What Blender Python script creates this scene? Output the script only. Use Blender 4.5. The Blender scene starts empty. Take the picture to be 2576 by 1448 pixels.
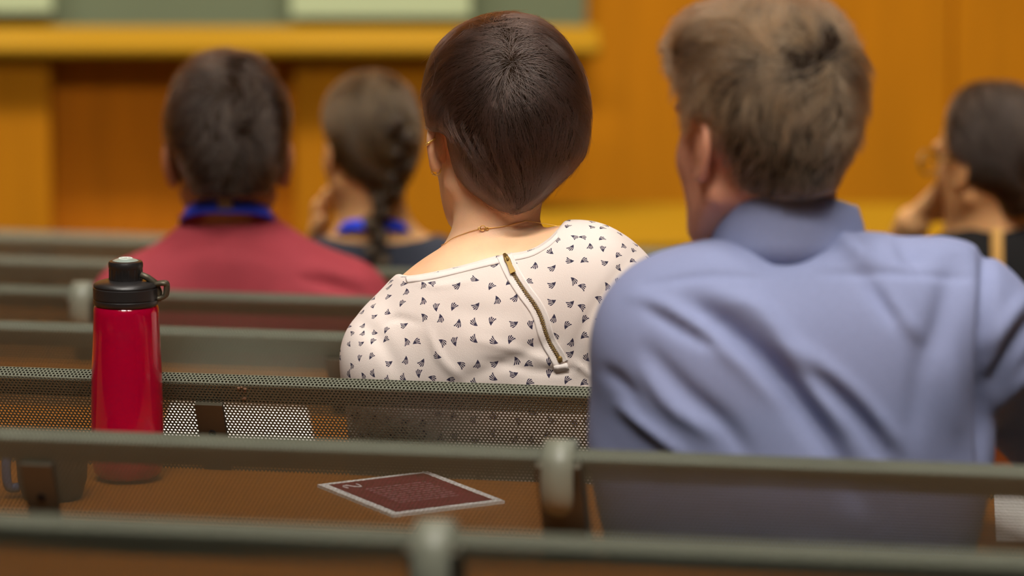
import bpy, math, random
import numpy as np
from mathutils import Vector, Matrix
from mathutils.bvhtree import BVHTree

random.seed(5)
rng = np.random.default_rng(7)
SC = bpy.context.scene
COL = SC.collection

# ------------------------------------------------------------------ camera
FPX = 14000.0                      # focal length in pixels of the 2576 px frame (about 196 mm on full frame)
PITCH = math.radians(9.03)         # looking down the tiers
CZ = 2.48                          # camera height above the front floor
FWD = np.array([0.0, math.cos(PITCH), -math.sin(PITCH)])
UPV = np.array([0.0, math.sin(PITCH), math.cos(PITCH)])
CAMP = np.array([0.0, 0.0, CZ])

cam = bpy.data.cameras.new('camera')
cam_o = bpy.data.objects.new('camera', cam)
COL.objects.link(cam_o)
cam_o.location = (0, 0, CZ)
cam_o.rotation_euler = (math.pi / 2 - PITCH, 0, 0)
cam.sensor_width = 36.0
cam.lens = FPX / 2576 * 36
cam.clip_start = 0.1
cam.clip_end = 60
cam.dof.use_dof = True
cam.dof.focus_distance = 6.36
cam.dof.aperture_fstop = 4.0
SC.camera = cam_o

SC.view_settings.view_transform = 'Standard'
SC.view_settings.look = 'None'
SC.view_settings.gamma = 1.0
SC.view_settings.use_curve_mapping = False
SC.view_settings.exposure = 0.0

# ------------------------------------------------------------------ world and ceiling lamps' light
w = bpy.data.worlds.new('world')
SC.world = w
w.use_nodes = True
w.node_tree.nodes['Background'].inputs[0].default_value = (1.0, 0.86, 0.66, 1)
w.node_tree.nodes['Background'].inputs[1].default_value = 0.05


def area(name, loc, sx, sy, power, color, rot=(0, 0, 0)):
    l = bpy.data.lights.new(name, 'AREA')
    l.shape = 'RECTANGLE'
    l.size, l.size_y = sx, sy
    l.energy = power
    l.color = color
    o = bpy.data.objects.new(name, l)
    COL.objects.link(o)
    o.location = loc
    o.rotation_euler = rot
    return o


CEIL = CZ + 3.1
WARM = (1.0, 0.945, 0.87)
# louvred ceiling lamps in a grid over the seats: narrow spread, light falls steeply
for yy in (-3.0, -1.2, 0.6, 2.4, 4.2, 6.0, 7.8):
    for xx in (-2.7, -0.9, 0.9, 2.7):
        l = area('ceiling_lamp_light', (xx, yy, CEIL - 0.06), 1.2, 0.6, 16, WARM, (math.radians(31), 0, 0))
        l.data.spread = math.radians(48)
# plain downlights between them
for yy in (3.4, 5.2, 7.0, 8.8, 10.6):
    for xx in (-1.8, 0.0, 1.8):
        area('downlight', (xx, yy, CEIL - 0.06), 0.5, 0.5, 4.5, WARM).data.spread = math.radians(64)
# wall washers along the ceiling before the front wall
for xx in (-3.0, -1.0, 1.0):
    area('wall_washer_light', (xx, 11.0, CEIL - 0.06), 1.4, 0.3, 88, (1.0, 0.90, 0.72), (math.radians(22), 0, 0)).data.spread = math.radians(110)


# ------------------------------------------------------------------ pixel helpers (they place things at a chosen depth)
def ray(px, py):
    u = (px - 1288.0) / FPX
    v = (py - 724.0) / FPX
    return FWD + np.array([u, 0, 0]) - v * UPV


def Q(px, py, Y):
    d = ray(px, py)
    return CAMP + d * (Y / d[1])


def QH(px, py, H):
    d = ray(px, py)
    return CAMP + d * (-H / d[2])


def proj(P):
    rel = np.asarray(P) - CAMP
    t = rel @ FWD
    return 1288 + FPX * rel[..., 0] / t, 724 - FPX * (rel @ UPV) / t


# ------------------------------------------------------------------ object helpers
def obj(name, data, parent=None, mat=None):
    o = bpy.data.objects.new(name, data)
    COL.objects.link(o)
    if parent is not None:
        o.parent = parent
    if mat is not None:
        data.materials.append(mat)
    return o


def thing(name, label, cat, loc=(0, 0, 0), rotz=0.0, group=None):
    o = bpy.data.objects.new(name, None)
    COL.objects.link(o)
    o.empty_display_size = 0.05
    o.location = loc
    o.rotation_euler = (0, 0, rotz)
    tag(o, label, cat, group)
    return o


def tag(o, label=None, cat=None, group=None, kind=None):
    if label: o['label'] = label
    if cat: o['category'] = cat
    if group: o['group'] = group
    if kind: o['kind'] = kind
    return o


def mesh(name, verts, faces, smooth=True):
    me = bpy.data.meshes.new(name)
    me.from_pydata([tuple(map(float, v)) for v in verts], [], [tuple(map(int, f)) for f in faces])
    me.update()
    if smooth and len(me.polygons):
        me.polygons.foreach_set('use_smooth', [True] * len(me.polygons))
    return me


def mesh_np(name, V, F, smooth=True):
    """fast mesh from numpy arrays, all faces with the same number of corners"""
    V = np.asarray(V, np.float32); F = np.asarray(F, np.int32)
    me = bpy.data.meshes.new(name)
    n = F.shape[1]
    me.vertices.add(len(V)); me.vertices.foreach_set('co', V.ravel())
    me.loops.add(F.size); me.loops.foreach_set('vertex_index', F.ravel())
    me.polygons.add(len(F))
    me.polygons.foreach_set('loop_start', np.arange(0, F.size, n, dtype=np.int32))
    me.polygons.foreach_set('loop_total', np.full(len(F), n, np.int32))
    me.update(calc_edges=True)
    me.polygons.foreach_set('use_smooth', np.full(len(F), smooth, bool))
    me.validate()
    return me


def spline(pts, n=16):
    """Catmull-Rom through 2-D or 3-D points"""
    p = np.asarray(pts, float)
    p = np.concatenate([[2 * p[0] - p[1]], p, [2 * p[-1] - p[-2]]])
    out = []
    for i in range(1, len(p) - 2):
        for t in np.linspace(0, 1, n, endpoint=False):
            a, b, c, d = p[i - 1], p[i], p[i + 1], p[i + 2]
            out.append(.5 * ((2 * b) + (-a + c) * t + (2 * a - 5 * b + 4 * c - d) * t * t + (-a + 3 * b - 3 * c + d) * t ** 3))
    out.append(p[-2])
    return np.array(out)


class MB:
    """collects simple solids into one mesh"""
    def __init__(s):
        s.v = []; s.f = []

    def add(s, verts, faces):
        b = len(s.v)
        s.v += [tuple(map(float, p)) for p in verts]
        s.f += [tuple(b + i for i in f) for f in faces]

    def box(s, x0, x1, y0, y1, z0, z1, bev=0.0):
        if bev <= 0:
            v = [(x, y, z) for x in (x0, x1) for y in (y0, y1) for z in (z0, z1)]
            s.add(v, [(0, 1, 3, 2), (4, 6, 7, 5), (0, 4, 5, 1), (2, 3, 7, 6), (0, 2, 6, 4), (1, 5, 7, 3)])
            return
        import bmesh
        bm = bmesh.new()
        bmesh.ops.create_cube(bm, size=1.0)
        for v in bm.verts:
            v.co = Vector((x0 + (v.co.x + .5) * (x1 - x0), y0 + (v.co.y + .5) * (y1 - y0), z0 + (v.co.z + .5) * (z1 - z0)))
        bmesh.ops.bevel(bm, geom=bm.edges[:], offset=bev, segments=3, affect='EDGES', profile=0.5)
        bm.verts.index_update()
        s.add([v.co[:] for v in bm.verts], [[v.index for v in f.verts] for f in bm.faces])
        bm.free()

    def tube(s, pts, rad, seg=8, closed=False, cap=True):
        pts = [np.asarray(p, float) for p in pts]
        n = len(pts)
        rad = [rad] * n if np.isscalar(rad) else list(rad)
        prev = None
        rings = []
        for i in range(n):
            if closed:
                t = pts[(i + 1) % n] - pts[i - 1]
            else:
                t = pts[min(i + 1, n - 1)] - pts[max(i - 1, 0)]
            t = t / (np.linalg.norm(t) + 1e-12)
            if prev is None:
                a = np.array([0, 0, 1.0]) if abs(t[2]) < .9 else np.array([1.0, 0, 0])
            else:
                a = prev
            x = a - t * (a @ t); x /= np.linalg.norm(x) + 1e-12
            prev = x
            y = np.cross(t, x)
            rings.append([pts[i] + rad[i] * (math.cos(q) * x + math.sin(q) * y) for q in np.linspace(0, 2 * math.pi, seg, endpoint=False)])
        v = [p for r in rings for p in r]
        f = []
        for i in range(n if closed else n - 1):
            j = (i + 1) % n
            for k in range(seg):
                l = (k + 1) % seg
                f.append((i * seg + k, i * seg + l, j * seg + l, j * seg + k))
        if cap and not closed:
            f.append(tuple(range(seg - 1, -1, -1)))
            f.append(tuple((n - 1) * seg + k for k in range(seg)))
        s.add(v, f)

    def lathe(s, prof, seg=48, c=(0, 0, 0)):
        v = []
        for r, z in prof:
            for k in range(seg):
                a = 2 * math.pi * k / seg
                v.append((c[0] + r * math.cos(a), c[1] + r * math.sin(a), c[2] + z))
        f = []
        for i in range(len(prof) - 1):
            for k in range(seg):
                l = (k + 1) % seg
                f.append((i * seg + k, i * seg + l, (i + 1) * seg + l, (i + 1) * seg + k))
        s.add(v, f)

    def ball(s, c, r, seg=12, rings=8):
        prof = [(max(1e-5, math.sin(math.pi * i / rings)), -math.cos(math.pi * i / rings)) for i in range(rings + 1)]
        r = (r, r, r) if np.isscalar(r) else r
        v = []; f = []
        for a, z in prof:
            for k in range(seg):
                q = 2 * math.pi * k / seg
                v.append((c[0] + r[0] * a * math.cos(q), c[1] + r[1] * a * math.sin(q), c[2] + r[2] * z))
        for i in range(rings):
            for k in range(seg):
                l = (k + 1) % seg
                f.append((i * seg + k, i * seg + l, (i + 1) * seg + l, (i + 1) * seg + k))
        s.add(v, f)

    def build(s, name, mat, parent=None, smooth=False, auto=None):
        me = mesh(name, s.v, s.f, smooth)
        o = obj(name, me, parent, mat)
        if auto:
            me.polygons.foreach_set('use_smooth', [True] * len(me.polygons))
            try:
                me.set_sharp_from_angle(angle=math.radians(auto))
            except Exception:
                pass
        return o


def ribbon(path, widths, thick):
    """solid strap: path of (y, z) points in the y-z plane, half widths along x, thickness to the inside"""
    p = np.array(path, float); n = len(p)
    t = np.gradient(p, axis=0); t /= np.linalg.norm(t, axis=1)[:, None]
    nor = np.stack([-t[:, 1], t[:, 0]], 1)
    v = []; f = []
    for i in range(n):
        hw = widths[i]
        for side in (0, 1):
            q = p[i] + nor[i] * (-thick / 2 if side else thick / 2)
            v.append((-hw, q[0], q[1])); v.append((hw, q[0], q[1]))
    for i in range(n - 1):
        a, b = i * 4, i * 4 + 4
        f += [(a, a + 1, b + 1, b), (a + 2, b + 2, b + 3, a + 3), (a, b, b + 2, a + 2), (a + 1, a + 3, b + 3, b + 1)]
    f += [(0, 2, 3, 1), (n * 4 - 4, n * 4 - 3, n * 4 - 1, n * 4 - 2)]
    return v, f


# ------------------------------------------------------------------ materials
def s2l(c):
    return tuple((x / 12.92 if x <= .04045 else ((x + .055) / 1.055) ** 2.4) for x in c)


def rgb(r, g, b):
    return s2l((r / 255, g / 255, b / 255))


def material(name, col, rough=.5, metal=0.0, noise=0.0, nscale=40, bump=0.0, bscale=300, stretch=(1, 1, 1), **kw):
    m = bpy.data.materials.new(name)
    m.use_nodes = True
    nt = m.node_tree
    b = nt.nodes['Principled BSDF']
    b.inputs['Base Color'].default_value = (*col, 1)
    b.inputs['Roughness'].default_value = rough
    b.inputs['Metallic'].default_value = metal
    for k, v in kw.items():
        k = k.replace('_', ' ')
        b.inputs[k].default_value = v
    if noise or bump:
        tc = nt.nodes.new('ShaderNodeTexCoord')
        mp = nt.nodes.new('ShaderNodeMapping')
        mp.inputs['Scale'].default_value = stretch
        nt.links.new(tc.outputs['Object'], mp.inputs['Vector'])
    if noise:
        n = nt.nodes.new('ShaderNodeTexNoise')
        n.inputs['Scale'].default_value = nscale
        n.inputs['Detail'].default_value = 5
        nt.links.new(mp.outputs['Vector'], n.inputs['Vector'])
        r = nt.nodes.new('ShaderNodeValToRGB')
        r.color_ramp.elements[0].position = .3
        r.color_ramp.elements[1].position = .7
        r.color_ramp.elements[0].color = (*[c * (1 - noise) for c in col], 1)
        r.color_ramp.elements[1].color = (*[min(1, c * (1 + noise)) for c in col], 1)
        nt.links.new(n.outputs['Fac'], r.inputs['Fac'])
        nt.links.new(r.outputs['Color'], b.inputs['Base Color'])
    if bump:
        n2 = nt.nodes.new('ShaderNodeTexNoise')
        n2.inputs['Scale'].default_value = bscale
        n2.inputs['Detail'].default_value = 4
        nt.links.new(mp.outputs['Vector'], n2.inputs['Vector'])
        bp = nt.nodes.new('ShaderNodeBump')
        bp.inputs['Strength'].default_value = bump
        bp.inputs['Distance'].default_value = .002
        nt.links.new(n2.outputs['Fac'], bp.inputs['Height'])
        nt.links.new(bp.outputs['Normal'], b.inputs['Normal'])
    return m


M = {}
M['sheet'] = material('painted_perforated_steel', rgb(95, 97, 82), .48, .1, noise=.06, nscale=9, Specular_IOR_Level=.3)
M['post'] = material('painted_steel_post', rgb(84, 78, 64), .5, .6, noise=.05, nscale=12)
M['cap'] = material('grey_plastic_cap', rgb(112, 114, 100), .45, 0, noise=.04, nscale=30)
M['screw'] = material('dark_screw', (.01, .01, .01), .5, .5)
M['desk'] = material('orange_wood_desktop', rgb(150, 88, 12), .5, 0, noise=.06, nscale=6, stretch=(1, 9, 9))
M['panel'] = material('orange_wood_panel', rgb(176, 112, 0), .75, 0, Specular_IOR_Level=.2, noise=.07, nscale=4, stretch=(6, 6, .7))
M['panel_dark'] = material('brown_wood_panel', rgb(186, 106, 2), .75, 0, Specular_IOR_Level=.2, noise=.10, nscale=4, stretch=(6, 6, .7))
M['counter'] = material('yellow_wood_counter', rgb(130, 96, 2), .7, 0, Specular_IOR_Level=.15, noise=.06, nscale=4, stretch=(1, 6, 6))
M['board'] = material('green_grey_board', rgb(102, 114, 90), .7, 0, noise=.05, nscale=2)
M['pale'] = material('pale_green_sheet', rgb(180, 196, 158), .7)
M['carpet'] = material('dark_carpet', rgb(62, 52, 42), .95, 0, noise=.25, nscale=120, bump=.4, bscale=500)
M['ceiling'] = material('white_ceiling_paint', rgb(214, 205, 188), .9, 0, noise=.03, nscale=3)
M['sidewall'] = material('brown_wall_paint', rgb(120, 86, 46), .9, 0, noise=.04, nscale=2)
M['lamp'] = material('lamp_diffuser', (.9, .86, .78), .5)
M['lamp'].node_tree.nodes['Principled BSDF'].inputs['Emission Color'].default_value = (1, .9, .74, 1)
M['lamp'].node_tree.nodes['Principled BSDF'].inputs['Emission Strength'].default_value = 3.0
M['white_metal'] = material('white_metal', (.7, .7, .68), .5, .1)
M['paper'] = material('white_paper', rgb(236, 234, 230), .8)
M['gold'] = material('gold', rgb(236, 190, 104), .38, .85)
M['brass'] = material('aged_brass', rgb(156, 128, 74), .42, .8)
M['black_plastic'] = material('black_plastic', rgb(30, 28, 28), .38, 0, bump=.1, bscale=600)
M['grey_disc'] = material('grey_green_disc', rgb(132, 146, 138), .35)
M['white_mark'] = material('pale_mark', rgb(216, 226, 218), .5)
M['black_cloth'] = material('black_cloth', rgb(17, 15, 16), .9, 0, bump=.3, bscale=350)
M['navy_cloth'] = material('navy_cloth', rgb(38, 42, 54), .9, 0, bump=.3, bscale=350)
M['maroon_cloth'] = material('maroon_cloth', rgb(146, 46, 56), .85, 0, noise=.05, nscale=30, bump=.25, bscale=420)
M['blue_cloth'] = material('grey_blue_shirt_cloth', rgb(132, 140, 176), .85, 0, noise=.035, nscale=260, bump=.25, bscale=700)
M['trousers'] = material('dark_trousers', rgb(36, 36, 44), .9)
M['shoe'] = material('dark_shoe', rgb(24, 22, 22), .6)
M['lanyard'] = material('blue_lanyard', rgb(28, 64, 214), .6)
M['lanyard_grey'] = material('grey_lanyard_join', rgb(126, 120, 112), .6)
M['tan'] = material('tan_strap', rgb(206, 158, 84), .6)
M['eye'] = material('eye_white', (.7, .68, .64), .25)
M['mug'] = material('dark_mug', rgb(14, 11, 11), .5)
M['mug_handle'] = material('blue_grey_handle', rgb(74, 86, 116), .3)
M['glasses'] = material('glasses_frame', rgb(140, 112, 60), .3, .4)
M['hair_dark'] = material('dark_brown_hair_mass', rgb(34, 24, 17), 1.0, 0, noise=.35, nscale=60, stretch=(3, 3, .5), Specular_IOR_Level=.03)


def skin(name, col, red=1.0):
    m = material(name, col, .48, 0, noise=.05, nscale=45, bump=.12, bscale=500)
    b = m.node_tree.nodes['Principled BSDF']
    b.inputs['Subsurface Weight'].default_value = .22
    b.inputs['Subsurface Radius'].default_value = (.012, .0045, .002)
    b.inputs['Subsurface Scale'].default_value = .5
    return m


M['skin_w'] = skin('light_skin', rgb(242, 194, 154))
M['skin_m'] = skin('pink_skin', rgb(214, 152, 122))
M['skin_d'] = skin('tan_skin', rgb(170, 112, 78))
M['skin_p'] = skin('warm_skin', rgb(214, 164, 112))


def hair_mat(name, col, rough=.42, rad=.45):
    m = bpy.data.materials.new(name)
    m.use_nodes = True
    nt = m.node_tree
    nt.nodes.clear()
    o = nt.nodes.new('ShaderNodeOutputMaterial')
    h = nt.nodes.new('ShaderNodeBsdfHairPrincipled')
    h.parametrization = 'COLOR'
    h.inputs['Color'].default_value = (*col, 1)
    h.inputs['Roughness'].default_value = rough
    h.inputs['Radial Roughness'].default_value = rad
    hi = nt.nodes.new('ShaderNodeHairInfo')
    rp = nt.nodes.new('ShaderNodeValToRGB')
    rp.color_ramp.elements[0].color = (*[c * .5 for c in col], 1)
    rp.color_ramp.elements[1].color = (*[min(1, c * 1.8) for c in col], 1)
    nt.links.new(hi.outputs['Random'], rp.inputs['Fac'])
    nt.links.new(rp.outputs['Color'], h.inputs['Color'])
    nt.links.new(h.outputs[0], o.inputs['Surface'])
    return m


M['hair_w'] = hair_mat('brown_hair', rgb(64, 48, 41), .28, .4)
M['hair_m'] = hair_mat('mid_brown_hair', rgb(98, 73, 48))
M['hair_k'] = hair_mat('dark_hair', rgb(46, 34, 24))
M['hair_b'] = hair_mat('ash_brown_hair', rgb(60, 43, 20))


# red translucent bottle plastic
def red_plastic():
    m = bpy.data.materials.new('red_translucent_plastic')
    m.use_nodes = True
    b = m.node_tree.nodes['Principled BSDF']
    b.inputs['Base Color'].default_value = (*rgb(222, 8, 70), 1)
    b.inputs['Roughness'].default_value = .14
    b.inputs['Transmission Weight'].default_value = .7
    b.inputs['IOR'].default_value = 1.35
    b.inputs['Coat Weight'].default_value = .4
    b.inputs['Coat Roughness'].default_value = .06
    return m


M['red'] = red_plastic()


# printed blouse cloth: small dark fan-shaped leaves scattered on off-white cloth
class NB:
    def __init__(s, nt): s.nt = nt

    def m(s, op, a, b=None, c=None):
        n = s.nt.nodes.new('ShaderNodeMath'); n.operation = op
        for i, x in enumerate((a, b, c)):
            if x is None: continue
            if isinstance(x, (int, float)): n.inputs[i].default_value = x
            else: s.nt.links.new(x, n.inputs[i])
        return n.outputs[0]

    def vm(s, op, a, b=None, scale=None):
        n = s.nt.nodes.new('ShaderNodeVectorMath'); n.operation = op
        for i, x in enumerate((a, b)):
            if x is None: continue
            if isinstance(x, tuple): n.inputs[i].default_value = x
            else: s.nt.links.new(x, n.inputs[i])
        if scale is not None: n.inputs['Scale'].default_value = scale
        return n.outputs[0]


def blouse_mat():
    m = material('printed_blouse_cloth', rgb(228, 215, 207), .85, 0, bump=.22, bscale=900)
    nt = m.node_tree; b = nt.nodes['Principled BSDF']
    N = NB(nt)
    at = nt.nodes.new('ShaderNodeAttribute'); at.attribute_name = 'cloth_uv'
    sc = N.vm('SCALE', at.outputs['Vector'], scale=45.0)
    vo = nt.nodes.new('ShaderNodeTexVoronoi'); vo.voronoi_dimensions = '2D'
    vo.inputs['Scale'].default_value = 1.0
    vo.inputs['Randomness'].default_value = .62
    nt.links.new(sc, vo.inputs['Vector'])
    loc = N.vm('SUBTRACT', sc, vo.outputs['Position'])
    sp = nt.nodes.new('ShaderNodeSeparateXYZ'); nt.links.new(loc, sp.inputs[0])
    co = nt.nodes.new('ShaderNodeSeparateColor'); nt.links.new(vo.outputs['Color'], co.inputs[0])
    ang = N.m('MULTIPLY', co.outputs[0], 6.28)
    ca = N.m('COSINE', ang); sa = N.m('SINE', ang)
    x = N.m('ADD', N.m('MULTIPLY', sp.outputs[0], ca), N.m('MULTIPLY', sp.outputs[1], sa))
    y = N.m('SUBTRACT', N.m('MULTIPLY', sp.outputs[1], ca), N.m('MULTIPLY', sp.outputs[0], sa))
    # polar around one pointed end of the leaf
    xx = N.m('MULTIPLY', N.m('ADD', x, .24), .90)
    yy = N.m('MULTIPLY', N.m('SUBTRACT', y, .05), .90)
    r = N.m('SQRT', N.m('ADD', N.m('MULTIPLY', xx, xx), N.m('MULTIPLY', yy, yy)))
    th = N.m('ARCTAN2', yy, xx)
    th2 = N.m('ADD', th, N.m('MULTIPLY', r, .9))            # fingers curve
    fan = N.m('MULTIPLY', N.m('GREATER_THAN', th2, -.62), N.m('LESS_THAN', th2, .42))
    edge = N.m('ADD', .43, N.m('MULTIPLY', N.m('SINE', N.m('MULTIPLY', th2, 9.0)), .03))
    edge = N.m('SUBTRACT', edge, N.m('MULTIPLY', N.m('ABSOLUTE', N.m('ADD', th2, .1)), .10))
    ext = N.m('LESS_THAN', r, edge)
    strip = N.m('GREATER_THAN', N.m('SINE', N.m('MULTIPLY', th2, 25.0)), -.45)
    solid = N.m('LESS_THAN', r, .20)
    body = N.m('MAXIMUM', strip, solid)
    mask = N.m('MULTIPLY', N.m('MULTIPLY', fan, ext), body)
    mx = nt.nodes.new('ShaderNodeMix'); mx.data_type = 'RGBA'
    mx.inputs['A'].default_value = (*rgb(228, 215, 207), 1)
    mx.inputs['B'].default_value = (*rgb(48, 42, 66), 1)
    nt.links.new(mask, mx.inputs['Factor'])
    nt.links.new(mx.outputs['Result'], b.inputs['Base Color'])
    return m


M['blouse'] = blouse_mat()
M['blouse_plain'] = material('plain_white_cloth', rgb(230, 220, 214), .85, 0, bump=.2, bscale=900)

# ------------------------------------------------------------------ the tiers: row k = 0 is the nearest bench
SL = 0.2
YAW = math.atan(SL)
EX = np.array([math.cos(YAW), -math.sin(YAW), 0.0])     # along a bench
EN = np.array([math.sin(YAW), math.cos(YAW), 0.0])      # towards the front of the hall
NROW = 8
ROW_Y = [4.416 + .883 * k for k in range(NROW)]
ROW_H = [.9005 + .095 * k for k in range(NROW)]
ROW_H[7] += .035
BACK = 0.88                                              # bench back height above its floor


def row_top(k): return CZ - ROW_H[k]
def row_floor(k): return row_top(k) - BACK
def on_row(k, X): return np.array([X, ROW_Y[k] - SL * X, row_floor(k)])


# floor tiers
ROOM_X = 5.2
Y_FRONT = 12.75
floor = MB()
floor.box(-ROOM_X, ROOM_X, -5.0, Y_FRONT + .2, -.30, row_floor(7))
fl = floor.build('floor', M['carpet']); tag(fl, kind='structure')
for k in range(NROW - 1):
    mb = MB()
    L = 4.9
    z1 = row_floor(k); z0 = row_floor(7) - .02
    c0 = np.array([0, ROW_Y[k], 0]) - EN * (.10 if k else 9.0)
    c1 = np.array([0, ROW_Y[k + 1], 0]) - EN * .10
    a, b2, c, d = c0 - EX * L, c0 + EX * L, c1 + EX * L, c1 - EX * L
    v = [(*p[:2], z) for z in (z0, z1) for p in (a, b2, c, d)]
    mb.add(v, [(0, 3, 2, 1), (4, 5, 6, 7), (0, 1, 5, 4), (1, 2, 6, 5), (2, 3, 7, 6), (3, 0, 4, 7)])
    o = mb.build('floor_tier', M['carpet']); tag(o, kind='structure')

# ceiling, side and rear walls
mb = MB(); mb.box(-ROOM_X, ROOM_X, -5.0, Y_FRONT + .2, CEIL, CEIL + .12)
tag(mb.build('ceiling', M['ceiling']), kind='structure')
mb = MB(); mb.box(-ROOM_X - .15, -ROOM_X, -5.0, Y_FRONT + .2, -.3, CEIL)
tag(mb.build('wall_left', M['sidewall']), kind='structure')
mb = MB(); mb.box(ROOM_X, ROOM_X + .15, -5.0, Y_FRONT + .2, -.3, CEIL)
tag(mb.build('wall_right', M['sidewall']), kind='structure')
mb = MB(); mb.box(-ROOM_X, ROOM_X, -5.15, -5.0, -.3, CEIL)
tag(mb.build('wall_rear', M['sidewall']), kind='structure')

# front wall: core with wood panels, each its own piece
mb = MB(); mb.box(-ROOM_X, ROOM_X, Y_FRONT, Y_FRONT + .2, -.3, CEIL)
wall = mb.build('wall_front', M['panel_dark']); tag(wall, kind='structure')
pw = 1.185
x_joint = float(Q(2392, 300, Y_FRONT)[0])
edges = [x_joint + pw * i for i in range(-6, 5)]
for i in range(len(edges) - 1):
    x0, x1 = max(edges[i], -ROOM_X), min(edges[i + 1], ROOM_X)
    if x1 - x0 < .05: continue
    mb = MB(); mb.box(x0 + .004, x1 - .004, Y_FRONT - .022, Y_FRONT, .02, CEIL - .02, .003)
    mb.build('wall_panel', M['panel'], wall)

# board on the front wall and the pale sheets on it
BY = Y_FRONT - .022
p_r = Q(1474, 30, BY)
b_bot = Q(1474, 100, BY)[2]
brd = thing('board', 'long grey green board on the front wood wall', 'board', (0, BY, b_bot))
mb = MB(); mb.box(-4.2, p_r[0], -.03, 0, 0, 1.25, .002)
mb.build('surface', M['board'], brd)
mb = MB(); mb.box(-4.2, p_r[0], -.05, -.03, -.03, 0); mb.box(-4.2, p_r[0], -.045, -.03, 1.25, 1.28)
mb.build('frame', M['post'], brd)


def pale_panel(px0, px1, pyb, label):
    a = Q(px0, pyb, BY - .06); b2 = Q(px1, pyb, BY - .06)
    mb = MB(); mb.box(a[0], b2[0], BY - .075, BY - .031, a[2], a[2] + .62, .004)
    o = mb.build('poster', M['pale'])
    tag(o, label, 'poster', 'pale sheets on the board')


pale_panel(732, 1184, 44, 'wide pale green poster on the board above the front desk, behind the short-haired woman')
pale_panel(-420, 132, 33, 'pale green poster on the board above the front desk at the upper left corner')

# front desk: counter top seen from above, panels below it
DF = 12.0
H_dtop = -(Q(0, 118, DF)[2] - CZ)
desk_z = CZ - H_dtop
xr = float(Q(1512, 110, DF)[0])
fz = row_floor(7)
fd = thing('front_desk', 'long wooden front desk with yellow top and brown front under the board', 'desk', (0, DF, fz))
mb = MB(); mb.box(-3.4, xr, 0, .41, desk_z - fz - .022, desk_z - fz, .006)
mb.build('counter_top', M['counter'], fd)
xs = [-3.3, float(Q(128, 300, DF + .05)[0])]
mb = MB(); mb.box(xs[0], xs[1], .03, .40, 0, desk_z - fz - .022, .004)
mb.build('front_panel', M['panel'], fd)
x2 = float(Q(742, 300, DF + .05)[0])
mb = MB(); mb.box(xs[1], x2, .08, .40, 0, desk_z - fz - .022, .002)
mb.build('recessed_panel', M['panel_dark'], fd)
mb = MB(); mb.box(x2, -.004, .04, .40, 0, desk_z - fz - .022, .004)
mb.build('front_panel', M['panel'], fd)

# low side table on the right
TY0, TY1 = 11.62, 12.22
H_t = -(Q(1700, 612, TY0)[2] - CZ)
tz = CZ - H_t
tb = thing('side_table', 'long orange wooden table along the front wall right of the desk', 'table', (0, TY0, fz))
mb = MB(); mb.box(.02, 3.2, 0, TY1 - TY0, tz - fz - .035, tz - fz, .006)
mb.build('tabletop', M['counter'], tb)
mb = MB(); mb.box(.1, 3.1, .12, .15, .35, tz - fz - .035)
mb.build('apron', M['panel'], tb)
for sx in (.12, 3.05):
    for sy in (.05, TY1 - TY0 - .1):
        mb = MB(); mb.box(sx, sx + .05, sy, sy + .05, 0, tz - fz - .035, .004)
        mb.build('leg', M['panel_dark'], tb)

# ------------------------------------------------------------------ perforated benches
UNIT = 1.04
GAP = .012
TILT = math.radians(28)
PITCHH = .0044
OUT = np.array([-math.cos(TILT), -math.sin(TILT)])      # outward (rear, downward) normal of the back sheet, in y-z
DN = np.array([math.sin(TILT), -math.cos(TILT)])        # down the sheet
APEX = np.array([0.0, BACK])
REAR = np.array([-.0150, BACK - .0094])                  # rear edge of the folded rim
KNEE = REAR + DN * .115


def fillet_path(pts, radii, n=10):
    out = [pts[0]]
    for i in range(1, len(pts) - 1):
        p, a, b = pts[i], pts[i - 1], pts[i + 1]
        u = (a - p) / np.linalg.norm(a - p); v = (b - p) / np.linalg.norm(b - p)
        ang = math.acos(np.clip(u @ v, -1, 1))
        t = radii[i - 1] / math.tan(ang / 2)
        c = p + (u + v) / np.linalg.norm(u + v) * radii[i - 1] / math.sin(ang / 2)
        p0, p1 = p + u * t, p + v * t
        a0 = math.atan2(*(p0 - c)[::-1]); a1 = math.atan2(*(p1 - c)[::-1])
        da = (a1 - a0 + math.pi) % (2 * math.pi) - math.pi
        for q in np.linspace(0, 1, n):
            out.append(c + radii[i - 1] * np.array([math.cos(a0 + da * q), math.sin(a0 + da * q)]))
    out.append(pts[-1])
    return np.array(out)


PROF = fillet_path([APEX + DN * .044 + np.array([.004, 0]), APEX + np.array([.002, 0]), REAR, KNEE, KNEE + np.array([.004, -.05])], [.0045, .0040, .03])
PS = np.concatenate([[0], np.cumsum(np.linalg.norm(np.diff(PROF, axis=0), axis=1))])
_t = np.gradient(PROF, PS, axis=0); _t /= np.linalg.norm(_t, axis=1)[:, None]
PN = np.stack([_t[:, 1], -_t[:, 0]], 1)                 # outer side of the sheet
if PN[-1, 0] > 0: PN = -PN
S_TOT = float(PS[-1])


def profile(s):
    return np.interp(s, PS, PROF[:, 0]), np.interp(s, PS, PROF[:, 1]), np.interp(s, PS, PN[:, 0]), np.interp(s, PS, PN[:, 1])


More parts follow.
